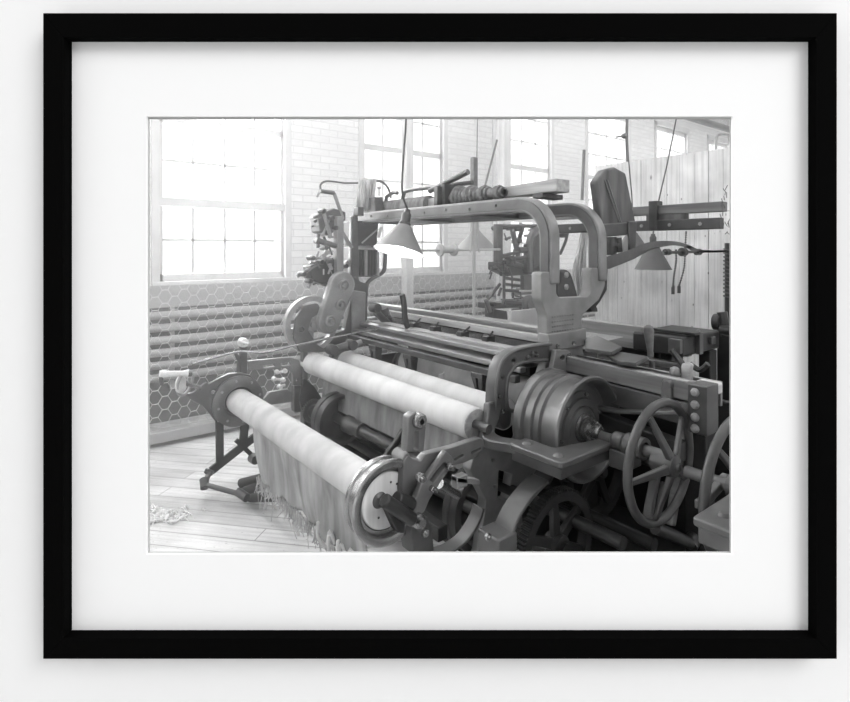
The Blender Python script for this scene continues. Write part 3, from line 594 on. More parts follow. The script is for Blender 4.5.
# belt guard and spring arm beyond the right-hand post
gd = MB(); gy = 1.99
o = [AY(x, y, gy) for x, y in ((603,228),(597,182),(605,170),(615,167),(626,173),(636,222),(637,229))]
gb = MB().prism(o, (0,.06,0)).build('belt_guard', 'leather', loom, .012, label='tall dark octagonal-topped guard rising above the arch')
m = MB()
for x0, x1 in ((605,619.5),(607.5,621)): m.sweep([AY(x0, 180, gy-.004), AY(x1, 222, gy-.004)], .006, .007, YAX)
m.build('guard_strip', 'shade', gb)
MB().prism([AY(x, y, gy-.03) for x, y in ((603,224),(630,222),(630,235),(603,237))], (0,.08,0)).build('guard_bracket', 'iron_grey', loom, .008)
MB().prism([AY(x, y, gy-.05) for x, y in ((629.5,221),(637,221),(636,259),(630,259))], (0,.02,0)).build('guard_bracket', 'iron_grey', loom, .008)
m = MB(); m.tube([AY(611,237,2.02), AY(611,255,2.02)], .035, 14); m.tube([AY(611,243,2.02), AY(611,246,2.02)], .05, 14); m.tube([AY(617,238,2.0), AY(618,252,2.0)], .03, 12); m.build('guard_spring', 'iron', loom)
sp = catmull([AY(607,263,1.93), AY(630,255,1.90), AY(650,246,1.86), AY(670,243.2,1.82), AY(685,245.5,1.80), AY(697,250.5,1.80), AY(712,251.5,1.80), AY(729,251,1.80)], 6)
sa = MB(); hs = [.036-.028*min(1, k/(len(sp)*.55)) for k in range(len(sp))]; ring = [[p+V((dx, 0, s_*h)) for dx, s_ in ((-.03,-1),(.03,-1),(.03,1),(-.03,1))] for p, h in zip(sp, hs)]
for a, b in zip(ring, ring[1:]): sa.hexa(a+b)
sa.build('spring_arm', 'iron_grey', loom, 0, label='long curved flat spring arm reaching to the right')
MB().tube([AY(729,243,1.80), AY(729,350,1.80)], .03, 12).build('coil_spring', 'iron_dark', loom)
m = MB(); p = [V((AY(729,0,1.80).x+.036*math.cos(t*.9), 1.80+.036*math.sin(t*.9), 1.60-.0042*t)) for t in range(0, 90)]; m.tube(p, .006, 5); m.build('spring_coil', 'iron', loom)
plate('post_side', [[(604,268),(608,268),(607,290),(600,302),(592,312),(590,308),(600,298),(603,288)]], YN+.08, .05, 'iron_dark', loom, .004)
# ================================================================== CLOTH ROLL in front, with its end plate, flange and hanging cloth
RX, RZ, RR = 1.235, .562, .083
roll = thing('cloth_roll', (RX, 2.8, 0), 'front roll of pale cloth with fringed end hanging down, on its own iron bearings', 'cloth roll')
def rpart(mb, n, m_, **k): return mb.build(n, m_, roll, **k)
pr = [(0,0),(RR*.95,0)]+[(RR*(1+.005*math.sin(i*1.9)), .02+1.78*i/16) for i in range(17)]+[(RR*.95,1.82),(0,1.82)]
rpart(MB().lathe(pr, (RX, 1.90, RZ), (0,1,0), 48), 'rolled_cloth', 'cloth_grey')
m = MB(); nY, nZ = 56, 14; vs = []; fs = []; YA, YB = 1.97, 3.26
for side in (0, 1):
    for i in range(nY+1):
        y = YA+(YB-YA)*i/nY
        zb = .205+.012*math.sin(i*.7)+.012*random.random()
        for j in range(nZ+1):
            t = j/nZ; z = RZ-RR*.55+(zb-RZ+RR*.55)*t
            x = RX-RR*.80+.03*t+ .014*math.sin(y*9+t*3)*t+ .006*math.sin(y*31)*t + (.004 if side else 0)
            vs.append((x, y, z))
n0 = (nY+1)*(nZ+1)
for i in range(nY):
    for j in range(nZ):
        a = i*(nZ+1)+j; b = a+nZ+1; fs.append((a, b, b+1, a+1)); fs.append((a+n0, a+1+n0, b+1+n0, b+n0))
for i in range(nY):
    a = i*(nZ+1)+nZ; b = a+nZ+1; fs.append((a, b, b+n0, a+n0))
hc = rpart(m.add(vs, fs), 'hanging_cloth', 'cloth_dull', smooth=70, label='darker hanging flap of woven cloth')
m = MB()
for k in range(300):
    y = YA+(YB-YA)*random.random(); x = RX-.04+random.uniform(-.012,.012); L_ = random.uniform(.03,.065) if random.random() < .93 else random.uniform(.09,.16)
    m.tube([(x, y, .215), (x+random.uniform(-.012,.012), y+random.uniform(-.01,.01), .2-L_*.5), (x+random.uniform(-.02,.02), y+random.uniform(-.02,.02), max(.004,.2-L_))], .0018, 4)
m.build('fringe', 'yarn', hc)
m = MB()
for (x, y) in ((267,500),(264,480),(275,492),(285,505),(297,515)):
    p = AT(x, y, 3.3 if x < 290 else 3.0); m.sep().tube(catmull([p, p+V((-.01,.01,-.06)), p+V((.012,0,-.12)), p+V((.0,-.01,-.17))], 4), .008, 6)
for (x, y, t) in ((318,522,2.48),(329,535,2.42),(338,540,2.38)):
    p = AT(x, y, t); m.sep().tube(catmull([p, p+V((.0,.0,-.07)), p+V((.03,-.02,-.11)), p+V((.05,-.02,-.05)), p+V((.06,-.05,-.10))], 5), .0075, 6)
m.build('loose_thread', 'cloth', hc, label='long loose white threads')
fl = MB().lathe([(0,.045),(.118,.045),(.122,.03),(.135,.03),(.140,.0),(.150,-.004),(.170,-.004),(.176,.004),(.176,.014),(.160,.02),(.158,.055),(.160,.066),(.168,.07),(.168,.084),(.16,.09),(0,.09)], (RX, 1.86, RZ-.012), (0,1,0), 72)
fl = rpart(fl, 'end_flange', 'steel', smooth=30, label='bright turned metal flange on the near end')
MB().lathe([(0,.0),(.112,.0),(.117,.004),(.117,.02)], (RX, 1.886, RZ-.012), (0,1,0), 48).build('wooden_disc', 'wood_pale', fl)
m = MB().sep().lathe([(0,-.012),(.018,-.012),(.03,-.006),(.034,0)], (RX-.035, 1.886, RZ+.0), (0,1,0), 24); m.bolt((RX-.035,1.874,RZ+.0), -YAX, .012, .014)
for dx, dz in ((.02,.06),(.05,.045),(-.04,-.07)): m.sep().tube([(RX+dx, 1.884, RZ+dz), (RX+dx, 1.888, RZ+dz)], .005, 8)
m.build('disc_bolt', 'iron', fl)
ycyl(MB(), RX, RZ-.012, 1.79, 1.9, .022).build('roll_axle', 'iron', fl)
# far bearing plate with its wing, legs, crank and treadle links
PYY = 3.70
bp = plate('bearing_plate', [[(187.5,393.5),(193,393),(207,382),(209,384),(220,378),(230,373.5),(240,372.5),(250,375),(257,381),(262,392),(262,404),(258,416),(250,424),(237,425),(217.5,424),(210,414),(203,406),(193,401),(189,398)]], PYY+.03, .03, 'iron_grey', roll, .004)
m = MB().lathe([(.09,.03),(.165,.03),(.17,.022),(.17,.0),(.155,-.008),(.12,-.012),(.10,-.012),(.092,0),(.09,.03)], (RX-.005, PYY+.0, RZ), (0,1,0), 56); m.build('bearing_ring', 'iron_grey', bp)
m = MB()
for k in range(8): a = math.radians(45*k+10); m.sep().lathe([(0,-.008),(.008,-.007),(.011,0)], (RX+.14*math.cos(a), PYY-.006, RZ+.14*math.sin(a)), (0,1,0), 10)
for p in ((213,392),(219,420)): m.sep().lathe([(0,-.012),(.010,-.01),(.014,0)], AY(*p, PYY+.015), (0,1,0), 12)
m.build('plate_bolt', 'iron_pale', bp)
for (a, b, w_) in (((219.5,420),(219.8,466),.05), ((245,421),(243,446),.055), ((257,435),(211,471),.055), ((236,440),(257,460),.03)):
    rpart(MB().sweep([AY(*a, PYY+.03), AY(*b, PYY+.03)], .02, w_, YAX), 'strut', 'iron_dark', bevel=.003)
rpart(MB().lathe([(0,-.03),(.03,-.03),(.035,.03),(0,.03)], AY(254, 459, PYY), (0,1,0), 16), 'strut_foot', 'iron')
for (a, b, r, mt) in (((210,470),(208,474),.03,'iron'),):
    rpart(MB().cyl(AY(*a, PYY), AY(*b, PYY), r, None, 12), 'foot_link', mt)
for (a, b, ta, tb, r, mt) in (((209.5,472),(204.5,484),3.55,3.42,.018,'iron_grey'), ((203,484),(245,495.5),3.42,3.3,.016,'iron'), ((204,479),(205,488),3.44,3.40,.028,'iron'), ((238,492),(247,498),3.33,3.28,.026,'iron')):
    rpart(MB().cyl(AT(*a, ta), AT(*b, tb), r, None, 12), 'foot_link', mt)
for (a, b, ta, tb) in (((241,483),(263,477.5),3.5,3.42), ((245,491),(272,482),3.42,3.32), ((251,497.5),(287,496.5),3.36,3.16)):
    rpart(MB().cyl(AT(*a, ta), AT(*b, tb), .028, None, 16), 'spring_roller', 'rubber')
for (a, b, ta, tb) in (((238,489),(264,481),3.45,3.35), ((246,494),(284,493),3.38,3.2)): rpart(MB().cyl(AT(*a, ta), AT(*b, tb), .007, None, 8), 'roller_wire', 'steel')
cw = AY(185, 383, PYY-.05)
m = MB().tube(arc(cw, .075, 0, 360, 32, V((.75,.66,0)), V((0.1,-.1,1)).normalized())[:-1], .010, 8, closed=True); k = rpart(m, 'crank_wheel', 'iron_pale')
MB().lathe([(0,-.015),(.03,-.015),(.055,-.003),(.055,.003),(.03,.015),(0,.015)], AY(181, 384.5, PYY-.07), (.66,-.75,0.1), 24).build('crank_disc', 'white_iron', k)
MB().cyl(cw+V((0,0,.0)), AY(200, 388, PYY-.01), .016, None, 12).build('crank_shaft', 'steel', k)
a, b = AY(159.5, 374, PYY-.1), AY(183, 373.5, PYY-.1); MB().lathe([(0,0),(.02,0),(.022,.02),(.018,.06),(.017,.13),(.022,.16),(0,.165)], a, b-a, 16).build('crank_grip', 'white_iron', k)
MB().cyl(b, cw+V((0.03,0,.05)), .016, None, 10).build('crank_arm', 'steel', k)
rpart(MB().cyl(AY(161,376,PYY-.1), AY(162,385,PYY-.1), .012), 'crank_stop', 'iron_grey')
# post with clamp rising behind the plate and slotted arm towards the loom
m = MB(); m.sweep([AY(243,374,PYY+.07), AY(243,342,PYY+.07)], .03, .05, YAX); rpart(m, 'upright', 'iron_grey', bevel=.004)
m = MB(); m.lathe([(.012,-.03),(.03,-.03),(.034,0),(.03,.03),(.012,.03)], AY(243,342.5,PYY+.06), (0,1,0), 18); m.tube([AY(238,341,PYY), AY(248,344,PYY)], .01, 8); rpart(m, 'clamp_eye', 'white_iron')
rpart(MB().sweep([AY(235,352,PYY+.05), AY(239,360,PYY+.05), AY(238,372,PYY+.05)], .015, .02, YAX), 'pawl', 'iron_grey')
plate('slotted_arm', [[(248,361),(290,357),(299,360),(303,372),(304,410),(296,414),(292,408),(293,374),(288,368),(249,371)],
      [(263,365.5),(274,364),(275,366.5),(264,368)], [(281,363),(290,362),(291,365),(282,366)], circ(297,380,1.2,8)], PYY+.12, .03, 'iron_arch', roll, .004, r=.006)
plate('slotted_arm', [[(264,399),(270,392),(287,389),(292,392),(292,402),(270,405)]], PYY+.10, .03, 'iron_arch', roll, .004, r=.01)
m = MB()
for p in ((277,372),(285,371),(274,379),(283,380),(280,387)): m.sep().lathe([(0,-.02),(.014,-.018),(.018,.0),(.018,.01),(0,.01)], AY(*p, PYY+.10), (0,1,0), 14)
m.sep()
for a, b in (((276,373),(286,371)), ((274,379),(284,380)), ((277,387),(285,385))): m.sep().tube([AY(*a, PYY+.1), AY(*b, PYY+.1)], .010, 8)
rpart(m, 'arm_bolt', 'white_iron')
m = MB(); 
for q in (((294,386),(304,386),(304,412),(294,412)), ((303,352),(308,352),(308,424),(303,424))): m.sep().prism([AY(x, y, PYY+.08) for x, y in q], (0,.05,0))
rpart(m, 'bracket_post', 'iron_grey', bevel=.005)
# near bearing bracket: slotted upright, angled adjustable arm, foot block
KY = 1.80
plate('bearing_upright', [[(406.5,452),(408,424),(409,417),(414,413),(421,413),(426,417),(426.5,424),(424,452)], [(414,450),(414.5,431),(419,431),(419,450)]], KY+.03, .045, 'iron_mid', roll, .005, r=.008)
m = MB().lathe([(.012,-.025),(.026,-.025),(.032,-.018),(.034,.01)], AY(418.5, 420.5, KY+.03), (0,1,0), 24); m.lathe([(0,-.008),(.012,-.008)], AY(418.5,420.5,KY+.03), (0,1,0), 16); rpart(m, 'upright_eye', 'steel')
plate('bearing_arm', [[(404,462),(408,455),(413,459),(421,461),(426,454),(452,447.5),(480,438),(484,440),(485,446),(478,457),(464,463),(446,468),(437,482),(428,496),(424,508),(404,512),(402,490)],
      [(454,459),(463,454),(464,456),(455,461)], [(471,452),(481,447.5),(482,449),(472,454)]], KY+.05, .04, 'iron_mid', roll, .005, r=.008)
plate('adjusting_link', [[(446,451),(452.5,457),(454,463),(430,499),(424,513),(412,516),(403,508),(416,498),(421,486)], [(444,462),(448,464),(433,483),(430,480)]], KY-.0, .03, 'iron_mid', roll, .005, r=.006)
m = MB()
for p, r in (((419,477),.020), ((448,466),.016), ((431,488),.012), ((417,520),.03)): m.sep().lathe([(0,-.04),(r*.6,-.04),(r*.7,-.02),(r,-.018),(r*1.05,0)], AY(*p, KY), (0,1,0), 20)
rpart(m, 'link_bolt', 'steel')
rpart(MB().lathe([(0,-.04),(.02,-.04),(.026,-.02),(.022,.01),(.03,.03),(0,.03)], AY(401, 456, 1.9), (0,1,0), 20), 'bearing_cap', 'iron_arch')
m = MB(); m.prism([AY(x, y, KY-.02) for x, y in ((384,502),(396,500),(406,516),(405,534),(398,533))], (0,.05,0)); m.tube([AY(384,500,KY-.02), AY(413,520,KY-.03)], .028, 16); m.tube([AY(396,498,KY), AY(412,505,KY)], .03, 16); rpart(m, 'bearing_jaw', 'near_black', bevel=.006)
plate('foot_block', [[(412,518),(428,517),(432,527),(435,556),(414,556),(411,536)], circ(424,532,1.8,8)], KY+.02, .09, 'iron', roll, .006, r=.008)
m = MB(); m.sep().bolt(AY(424, 532, KY+.02), -YAX, .018, .016); rpart(m, 'foot_bolt', 'steel')
m = MB(); m.sweep(catmull([AY(430,553,1.82), AY(446,549,1.82), AY(462,538,1.82), AY(474,520,1.82), AY(479,506,1.82)], 6), .07, .014, YAX); rpart(m, 'curved_lever', 'iron_grey', bevel=.004)
m = MB(); m.box(AY(457,478,1.82), AY(462,483,1.86)); m.prism([AY(x, y, 1.82) for x, y in ((457,477),(480,480),(480,485),(457,483))], (0,.04,0)); rpart(m, 'link_clip', 'iron_pale', bevel=.004)
rpart(MB().cyl(AY(440,484,1.95), AY(458,495,1.95), .022), 'link_rod', 'steel')
# ================================================================== NEIGHBOUR LOOM on this side (only its corner shows)
nl = thing('loom', (2.2, .9, 0), 'dark loom in the right-hand bottom corner, only its hand wheel and flat bracket showing', 'loom', 'power looms in the weave room')
W2 = AY(737, 488, .90); hand_wheel(nl, W2.x, .90, W2.z, .285, 60)
m = MB(); z = .717; m.prism([V((x, y, z-.028)) for x, y in rnd([(1.757,.862),(1.757,.68),(1.90,.64),(2.2,.72),(2.2,.862)], .015)], (0,0,.028)); g_ = m.build('bearing_bracket', 'iron_grey', nl, .006)
m = MB(); m.prism([V((x, y, z-.085)) for x, y in ((1.77,.85),(1.77,.69),(1.90,.66),(2.19,.73),(2.19,.85))], (0,0,.055)); m.build('web', 'iron_grey', g_, .006)
m = MB().lathe([(0,.010),(.012,.010),(.02,.003),(.022,0)], (1.85,.80,z), (0,0,1), 20); m.build('round_bolt', 'iron_grey', g_)
ycyl(MB(), W2.x, W2.z, .89, 1.1, .024).build('drive_shaft', 'iron_grey', nl)
MB().box((W2.x-.06,.82,0),(W2.x+.06,.88,W2.z+.05)).build('bearing_post', 'iron_dark', nl, .006)
MB().sweep([AY(727,476,.95), AY(706,500,.98), AY(698,505,.98)], .03, .035, YAX).build('brake_lever', 'iron_grey', nl, .005)
# ================================================================== SECOND LOOM, standing behind the first
l2 = thing('loom', (3.6, 2.9, 0), 'second power loom behind the big one, in front of the plank partition', 'loom', 'power looms in the weave room')
def p2(mb, n, m_, **k): return mb.build(n, m_, l2, **k)
a = AY(725, 201.5, 1.62); b = AY(725, 217.8, 1.62)
def ybeam(n, x, z0, z1, y0, y1, w_, m_, **k): return p2(MB().box((x-w_/2, y0, z0), (x+w_/2, y1, z1)), n, m_, **k)
BX = 3.45
t1 = AX(725,201.5,BX); t2 = AX(726,211.5,BX)
ybeam('top_beam', BX, t2.z, t1.z, t1.y, 2.9, .07, 'wood_dark', bevel=.005)
t1 = AX(722,217.6,BX-.02); t2 = AX(722,229,BX-.02)
hb = ybeam('harness_beam', BX-.02, t2.z, t1.z, t1.y, 2.92, .06, 'iron', bevel=.006)
m = MB()
for i in range(9): m.bolt((BX-.05, t1.y+.12+.2*i, (t1.z+t2.z)/2), -XAX, .012, .006)
m.build('beam_bolt', 'iron_pale', hb)
m = MB(); y0 = AX(657,205,BX).y
m.box((BX-.06, y0-.03, t2.z-.0), (BX+.02, y0+.03, t1.z+.13)); m.build('beam_clamp', 'iron', l2, .005)
q = AX(672,213,BX); m = MB(); m.box((BX-.03, q.y-.1, t1.z-.01), (BX+.03, q.y+.17, t1.z+.07)); m.build('wedge_block', 'leather', l2, .004)
LX = 3.48; zz = AX(640,326,LX).z
ybeam('back_rest', LX, zz-.16, zz, 1.72, 2.95, .06, 'wood_mid', bevel=.006, label='long plain wooden board behind the shuttle boxes')
ybeam('back_rail', LX-.1, zz-.24, zz-.19, 1.7, 4.0, .05, 'rail_steel', bevel=.004)
ybeam('back_rail', LX-.2, zz-.30, zz-.22, 1.7, 4.0, .08, 'iron_dark', bevel=.004)
ybeam('top_plate', LX-.02, zz-.01, zz+.006, 1.66, 1.95, .08, 'iron_dark', bevel=.003)
a = AX(676,338,3.35); b = AX(728,360,3.35)
sbx = p2(MB().box((3.34, 1.70, .905), (3.86, 2.05, 1.03)), 'shuttle_box', 'iron_dark', bevel=.012)
m = MB(); m.sep().box((3.31, 1.70, .93), (3.345, 1.78, 1.02)); m.sep().box((3.52, 1.675, .905), (3.57, 1.705, 1.045)); m.sep().tube([(3.50,1.69,1.045),(3.60,1.72,1.05)], .012, 8); m.sep().box((3.70,1.68,.95),(3.76,1.70,1.0)); m.build('box_strap', 'iron_grey', sbx, .004)
m = MB(); m.sep().box((3.72, 1.70, 0), (3.82, 1.78, .90)); m.sep().box((3.40, 1.80, 0), (3.50, 1.88, .90)); p2(m, 'leg', 'iron_dark', bevel=.006)
p2(MB().box((3.50, 1.95, .45), (3.85, 2.7, .88)), 'drive_casing', 'near_black', bevel=.01)
p2(MB().box((3.92, 1.60, 0), (4.5, 1.75, 1.04)), 'end_frame', 'iron_dark', bevel=.012)
m = MB(); m.tube(catmull([AX(690,364,3.33), AX(700,370,3.33), AX(708,364,3.33)], 5), .018, 8); m.tube([AX(672,350,3.3), AX(684,366,3.3)], .02, 8); p2(m, 'box_spring', 'iron', bevel=0)
m = MB(); m.lathe([(0,-.02),(.05,-.02),(.05,.02),(0,.02)], AX(718,322,3.4), (0,1,0), 20); m.lathe([(0,-.03),(.03,-.03),(.03,.03),(0,.03)], AX(726,330,3.38), (0,1,0), 16); m.tube([AX(722,312,3.4), AX(726,336,3.4)], .03, 10); p2(m, 'box_motion', 'iron_dark')
p2(MB().box((3.30, 1.75, .45), (3.34, 3.9, .80)), 'shade_panel', 'iron_dark', bevel=.006)  # dark panel added low on the second loom as painted shade
# its far head motion seen between the posts
HY = 4.25
for q in (((497,224),(503,224),(503,262),(497,262)), ((527,244),(531,244),(531,272),(527,272)), ((524,275),(541,275),(541,290),(524,290))):
    p2(MB().prism([AY(x, y, HY) for x, y in q], (0,.06,0)), 'column', 'iron', bevel=.006)
ho = catmull([AY(x, y, HY) for x, y in ((529,272),(529,248),(531,236),(537,228),(546,223))], 5); p2(MB().sweep(ho, .07, .05, YAX), 'hood_arch', 'iron_grey', bevel=.006)
p2(MB().prism([AY(x, y, HY+.06) for x, y in ((534,250),(537,236),(544,230),(546,272),(534,272))], (0,.08,0)), 'hood', 'iron_dark', bevel=.01)
random.seed(11)
hl = [((499,226),(540,226),.035),((512,228),(518,256),.05),((522,230),(514,254),.04),((494,266),(512,258),.045),((510,260),(528,257),.04),((496,262),(508,270),.05),((502,272),(526,272),.05),((506,268),(520,266),.05),((518,250),(526,250),.06),((508,262),(528,268),.05),
      ((504,278),(520,280),.03),((504,284),(522,286),.03),((504,290),(518,291),.03),((504,274),(504,300),.028),((486,302),(500,284),.028),((490,304),(528,300),.035),((504,302),(540,306),.05),((486,300),(490,312),.045),((526,300),(530,308),.045),((520,224),(548,232),.025),((500,256),(520,252),.03)]
for k, (a, b, r) in enumerate(hl):
    yy = HY+.02+.05*(k % 4); p2(MB().cyl(AY(*a, yy), AY(*b, yy), r*.62, None, 8), 'head_lever', ('iron_dark', 'iron', 'iron', 'iron_grey')[k % 4])
for k in range(36):
    cx, cy = random.choice(((505,262),(515,256),(524,264),(500,268),(512,232),(524,230),(505,284),(515,290),(500,304),(522,304)))
    a = (cx+random.uniform(-8,8), cy+random.uniform(-6,6)); an = random.choice((0,.2,1.2,1.57,1.9,2.8)); l = random.uniform(5,12); b = (a[0]+l*math.cos(an), a[1]+l*math.sin(an)); yy = HY+random.uniform(.0,.2); r = random.uniform(.007,.016)
    p2(MB().cyl(AY(*a, yy), AY(*b, yy), r, None, 8), 'head_link', ('iron_dark', 'iron_dark', 'iron_grey', 'iron')[k % 4])
m = MB()
for p in ((498,228),(506,227),(512,228),(520,229),(496,265),(504,262),(511,258),(522,262),(518,241),(526,272),(530,300),(492,304),(536,268),(506,274)): m.sep().lathe([(0,-.05),(.022,-.05),(.028,-.03),(.028,.08),(0,.08)], AY(*p, HY+.06), (0,1,0), 14)
p2(m, 'lever_boss', 'iron_dark')
p2(MB().prism([AY(x, y, HY+.08) for x, y in ((500,262),(540,262),(541,274),(512,276),(500,270))], (0,.2,0)), 'head_block', 'iron_dark', bevel=.01)
p2(MB().lathe([(0,-.04),(.09,-.04),(.10,-.02),(.07,.0),(.10,.02),(.10,.05),(0,.05)], AY(531, 304, HY-.1), (0,1,0), 28), 'worm_wheel', 'iron_grey')
p2(MB().prism([AY(x, y, HY+.1) for x, y in ((490,303),(548,301),(548,307),(490,309))], (0,.2,0)), 'head_shelf', 'iron', bevel=.008)
p2(MB().prism([AY(x, y, HY+.05) for x, y in ((494,309),(507,311),(508,320),(494,318))], (0,.15,0)), 'head_shelf', 'iron_dark', bevel=.008)
gc = plate('gear_cover', [[(558,298),(557,276),(560,270),(566,269),(571,273),(576,290),(578,297),(574,299)]], 3.35, .05, 'iron_dark', l2, .008, r=.04)
m = MB()
for p in ((566,275),(566,287)): m.sep().lathe([(0,-.02),(.02,-.02),(.03,-.01),(.03,.01)], AY(*p, 3.35), (0,1,0), 18)
m.build('cover_boss', 'iron_pale', gc)
m = MB(); m.tube(catmull([AY(x, y, 3.6) for x, y in ((568,230),(566,240),(562,250),(560,254))], 4), .016, 8); m.lathe([(0,-.03),(.05,-.03),(.05,.03),(0,.03)], AY(563,233,3.6), (0,1,0), 16); p2(m, 'hook_lever', 'iron_dark')
m = MB().box(AY(509,311,3.75), AY(548,330,3.72)); m.box((AY(509,311,3.75).x, 3.72, .2), (AY(548,311,3.75).x, 3.75, AY(509,330,3.75).z)); p2(m, 'cloth_cover', 'cloth', label='pale sheet stretched below the far levers')
m = MB()
for k in range(4): m.sep().tube(arc(AY(588+1.5*k, 312, 3.0), .06, 0, 180, 12, (1,0,0), (0,0,1)), .012, 6)
p2(m, 'heald_ring', 'iron_dark')
# ================================================================== WIRE FENCE on its curb
FYY = 4.84
fen = thing('wire_fence', (2.0, FYY, 0), 'hexagonal chicken-wire fence standing on a low wooden curb along the pipes', 'fence')
MB().box((-1.6, FYY-.06, .035), (9, FYY+.05, .12)).build('curb_rail', 'pipe', fen, .006)
for x in (-1.4, .6, 2.6, 4.6, 6.6): MB().box((x, FYY-.03, 0), (x+.08, FYY+.03, .04)).build('curb_foot', 'wood_dark', fen)
m = MB(); W_, H_ = .146, .0285; x0, x1, z0, z1 = -1.1, 5.2, .12, 1.40; r = .0024
nx = int((x1-x0)/W_); nz = int((z1-z0)/(H_*1.9))
rp = H_*1.9
for i in range(nx):
    for j in range(nz):
        cx = x0+i*W_+(W_/2 if j % 2 else 0); cz = z0+j*rp
        # pointy hexagon: twist (horizontal) edges plus two slanted
        a = V((cx-.021, FYY, cz)); b = V((cx+.021, FYY, cz)); u = V((cx+W_/2-.021, FYY, cz+rp)); l = V((cx-W_/2+.021, FYY, cz+rp))
        for p, q in ((a, b), (b, u), (a, l)): m.tube([p, q], r*(1.35 if (p, q) == (a, b) else 1), 4)
m.build('chicken_wire', 'wire', fen, smooth=0)
for x in (-.9,): MB().box((x-.02, FYY+.01, .1), (x+.02, FYY+.05, 1.42)).build('fence_stake', 'post', fen)
for px, wd, lab in ((407.5, .10, 'pale square timber post behind the shaded lamp, standing before the second window'), (505, .13, 'pale square timber post at the edge of the third window')):
    x = AY(px, 250, FYY+.12).x; tag(MB().box((x-wd/2, FYY+.07, 0), (x+wd/2, FYY+.17, 4.7)).build('timber_post', 'post', bevel=.006), lab, 'post', 'timber posts along the fence')
# cords and strip bracket between
hp = thing('heating_pipe_rack', (2, 5.38, 0), 'rack of thick horizontal heating pipes along the window wall below the sills', 'heating pipes')
for k in range(6): MB().cyl((-3.5, 5.38, .99-.112*k), (12.5, 5.38, .99-.112*k), .036, None, 18).build('heating_pipe', 'pipe', hp)
m = MB()
for x in (-1.0, 1.2, 3.3, 5.4, 7.5, 9.6): m.sep().box((x-.02, 5.42, .3), (x+.02, 5.468, 1.06))
m.build('pipe_bracket', 'pipe', hp)
tag(MB().cyl((AY(498.5,200,5.3).x, 5.3, 0), (AY(498.5,200,5.3).x, 5.3, 4.7), .035).build('riser_pipe', 'shade_white'), 'white vertical steam pipe beside the third window', 'pipe')
tag(MB().cyl(AY(660,108,4.5), AY(660,108,4.5)+V((6.0,0,0)), .06).build('overhead_pipe', 'shade'), 'grey pipe crossing high up in the top corner over the planks', 'pipe')
tag(MB().cyl(AY(690,98,4.2), AY(690,98,4.2)+V((5.0,0,0)), .09).build('overhead_pipe', 'iron_pale'), 'thicker duct above the grey pipe in the top corner', 'pipe')
bp_ = catmull([AY(716,155,4.3), AY(716,140,4.3), AY(719,135,4.3), AY(728,135,4.3), AY(745,139,4.3)], 4); tag(MB().tube(bp_, .022, 10).build('bent_conduit', 'iron_pale'), 'bent thin conduit reaching over the top of the plank partition', 'conduit')
# ================================================================== HANGING LAMPS
def lamp(px, top, rim, w, Y, cord, lab, shade, lit=False, roll=0, pitch=0):
    """conical pendant: apex at pixel y=top, rim at y=rim, half width w pixels"""
    a = AY(px, top, Y); b = AY(px, rim, Y); t = FWD.dot(a); R = w/FPX*t; hgt = a.z-b.z
    rot = Matrix.Rotation(math.radians(roll), 3, FWD) @ Matrix.Rotation(math.radians(-pitch), 3, RGT)
    def tilt(mb): mb.v = [tuple(a+rot@(V(v)-a)) for v in mb.v]; return mb
    o = thing('pendant_lamp', a, lab, 'lamp', 'cone-shaded hanging lamps')
    pr = [(.035,0),(.05,-.012),(.06,-.03),(R,-hgt),(R+.004,-hgt-.004),(R-.004,-hgt-.002),(.056,-.036),(.03,-.016)]
    tilt(MB().lathe(pr[:5], a, (0,0,1), 40)).build('lamp_shade', shade, o, smooth=40)
    tilt(MB().lathe(pr[4:], a, (0,0,1), 40)).build('shade_lining', 'shade_white', o, smooth=40, label='white enamelled inside of the shade')
    tilt(MB().lathe([(.0,.10),(.018,.10),(.022,.08),(.03,.07),(.03,.02),(.038,.01),(.036,-.02),(0,-.02)], a, (0,0,1), 20)).build('lamp_socket', 'iron', o)
    tilt(MB().ball(a-V((0,0,min(hgt*.72,.15))), .040)).build('lamp_bulb', 'bulb' if lit else 'shade_white', o)
    pts = catmull([a+rot@V((0,0,.1))]+[AY(x, y, Y) for x, y in cord], 5); MB().tube(pts, .0065, 6).build('lamp_cord', 'iron', o)
    return o, a+rot@V((0,0,-hgt*.8)), hgt
o1, a1, h1 = lamp(404.5, 225, 252.5, 25, 2.75, ((402,190),(404,150),(406,120),(407,60)), 'lit lamp with a bright underside hanging by the near arch, left of the posts', 'shade', True, roll=11, pitch=13)
lamp(653, 245, 269, 17.5, 2.6, ((655,220),(660,195),(668,160),(678,110)), 'dark cone lamp hanging under the long spring arm, clear of the brackets', 'shade_dark')
lamp(632, 232, 251, 17, 2.9, ((632,200),(628,150),(628,110)), 'dark cone lamp half hidden behind the belt guard bracket', 'shade_dark')
lamp(476, 230, 248.5, 21, 4.62, ((476,215),(476.5,190),(477,150),(477.5,110)), 'grey cone lamp beyond the arch, hanging before the brick pier', 'shade')
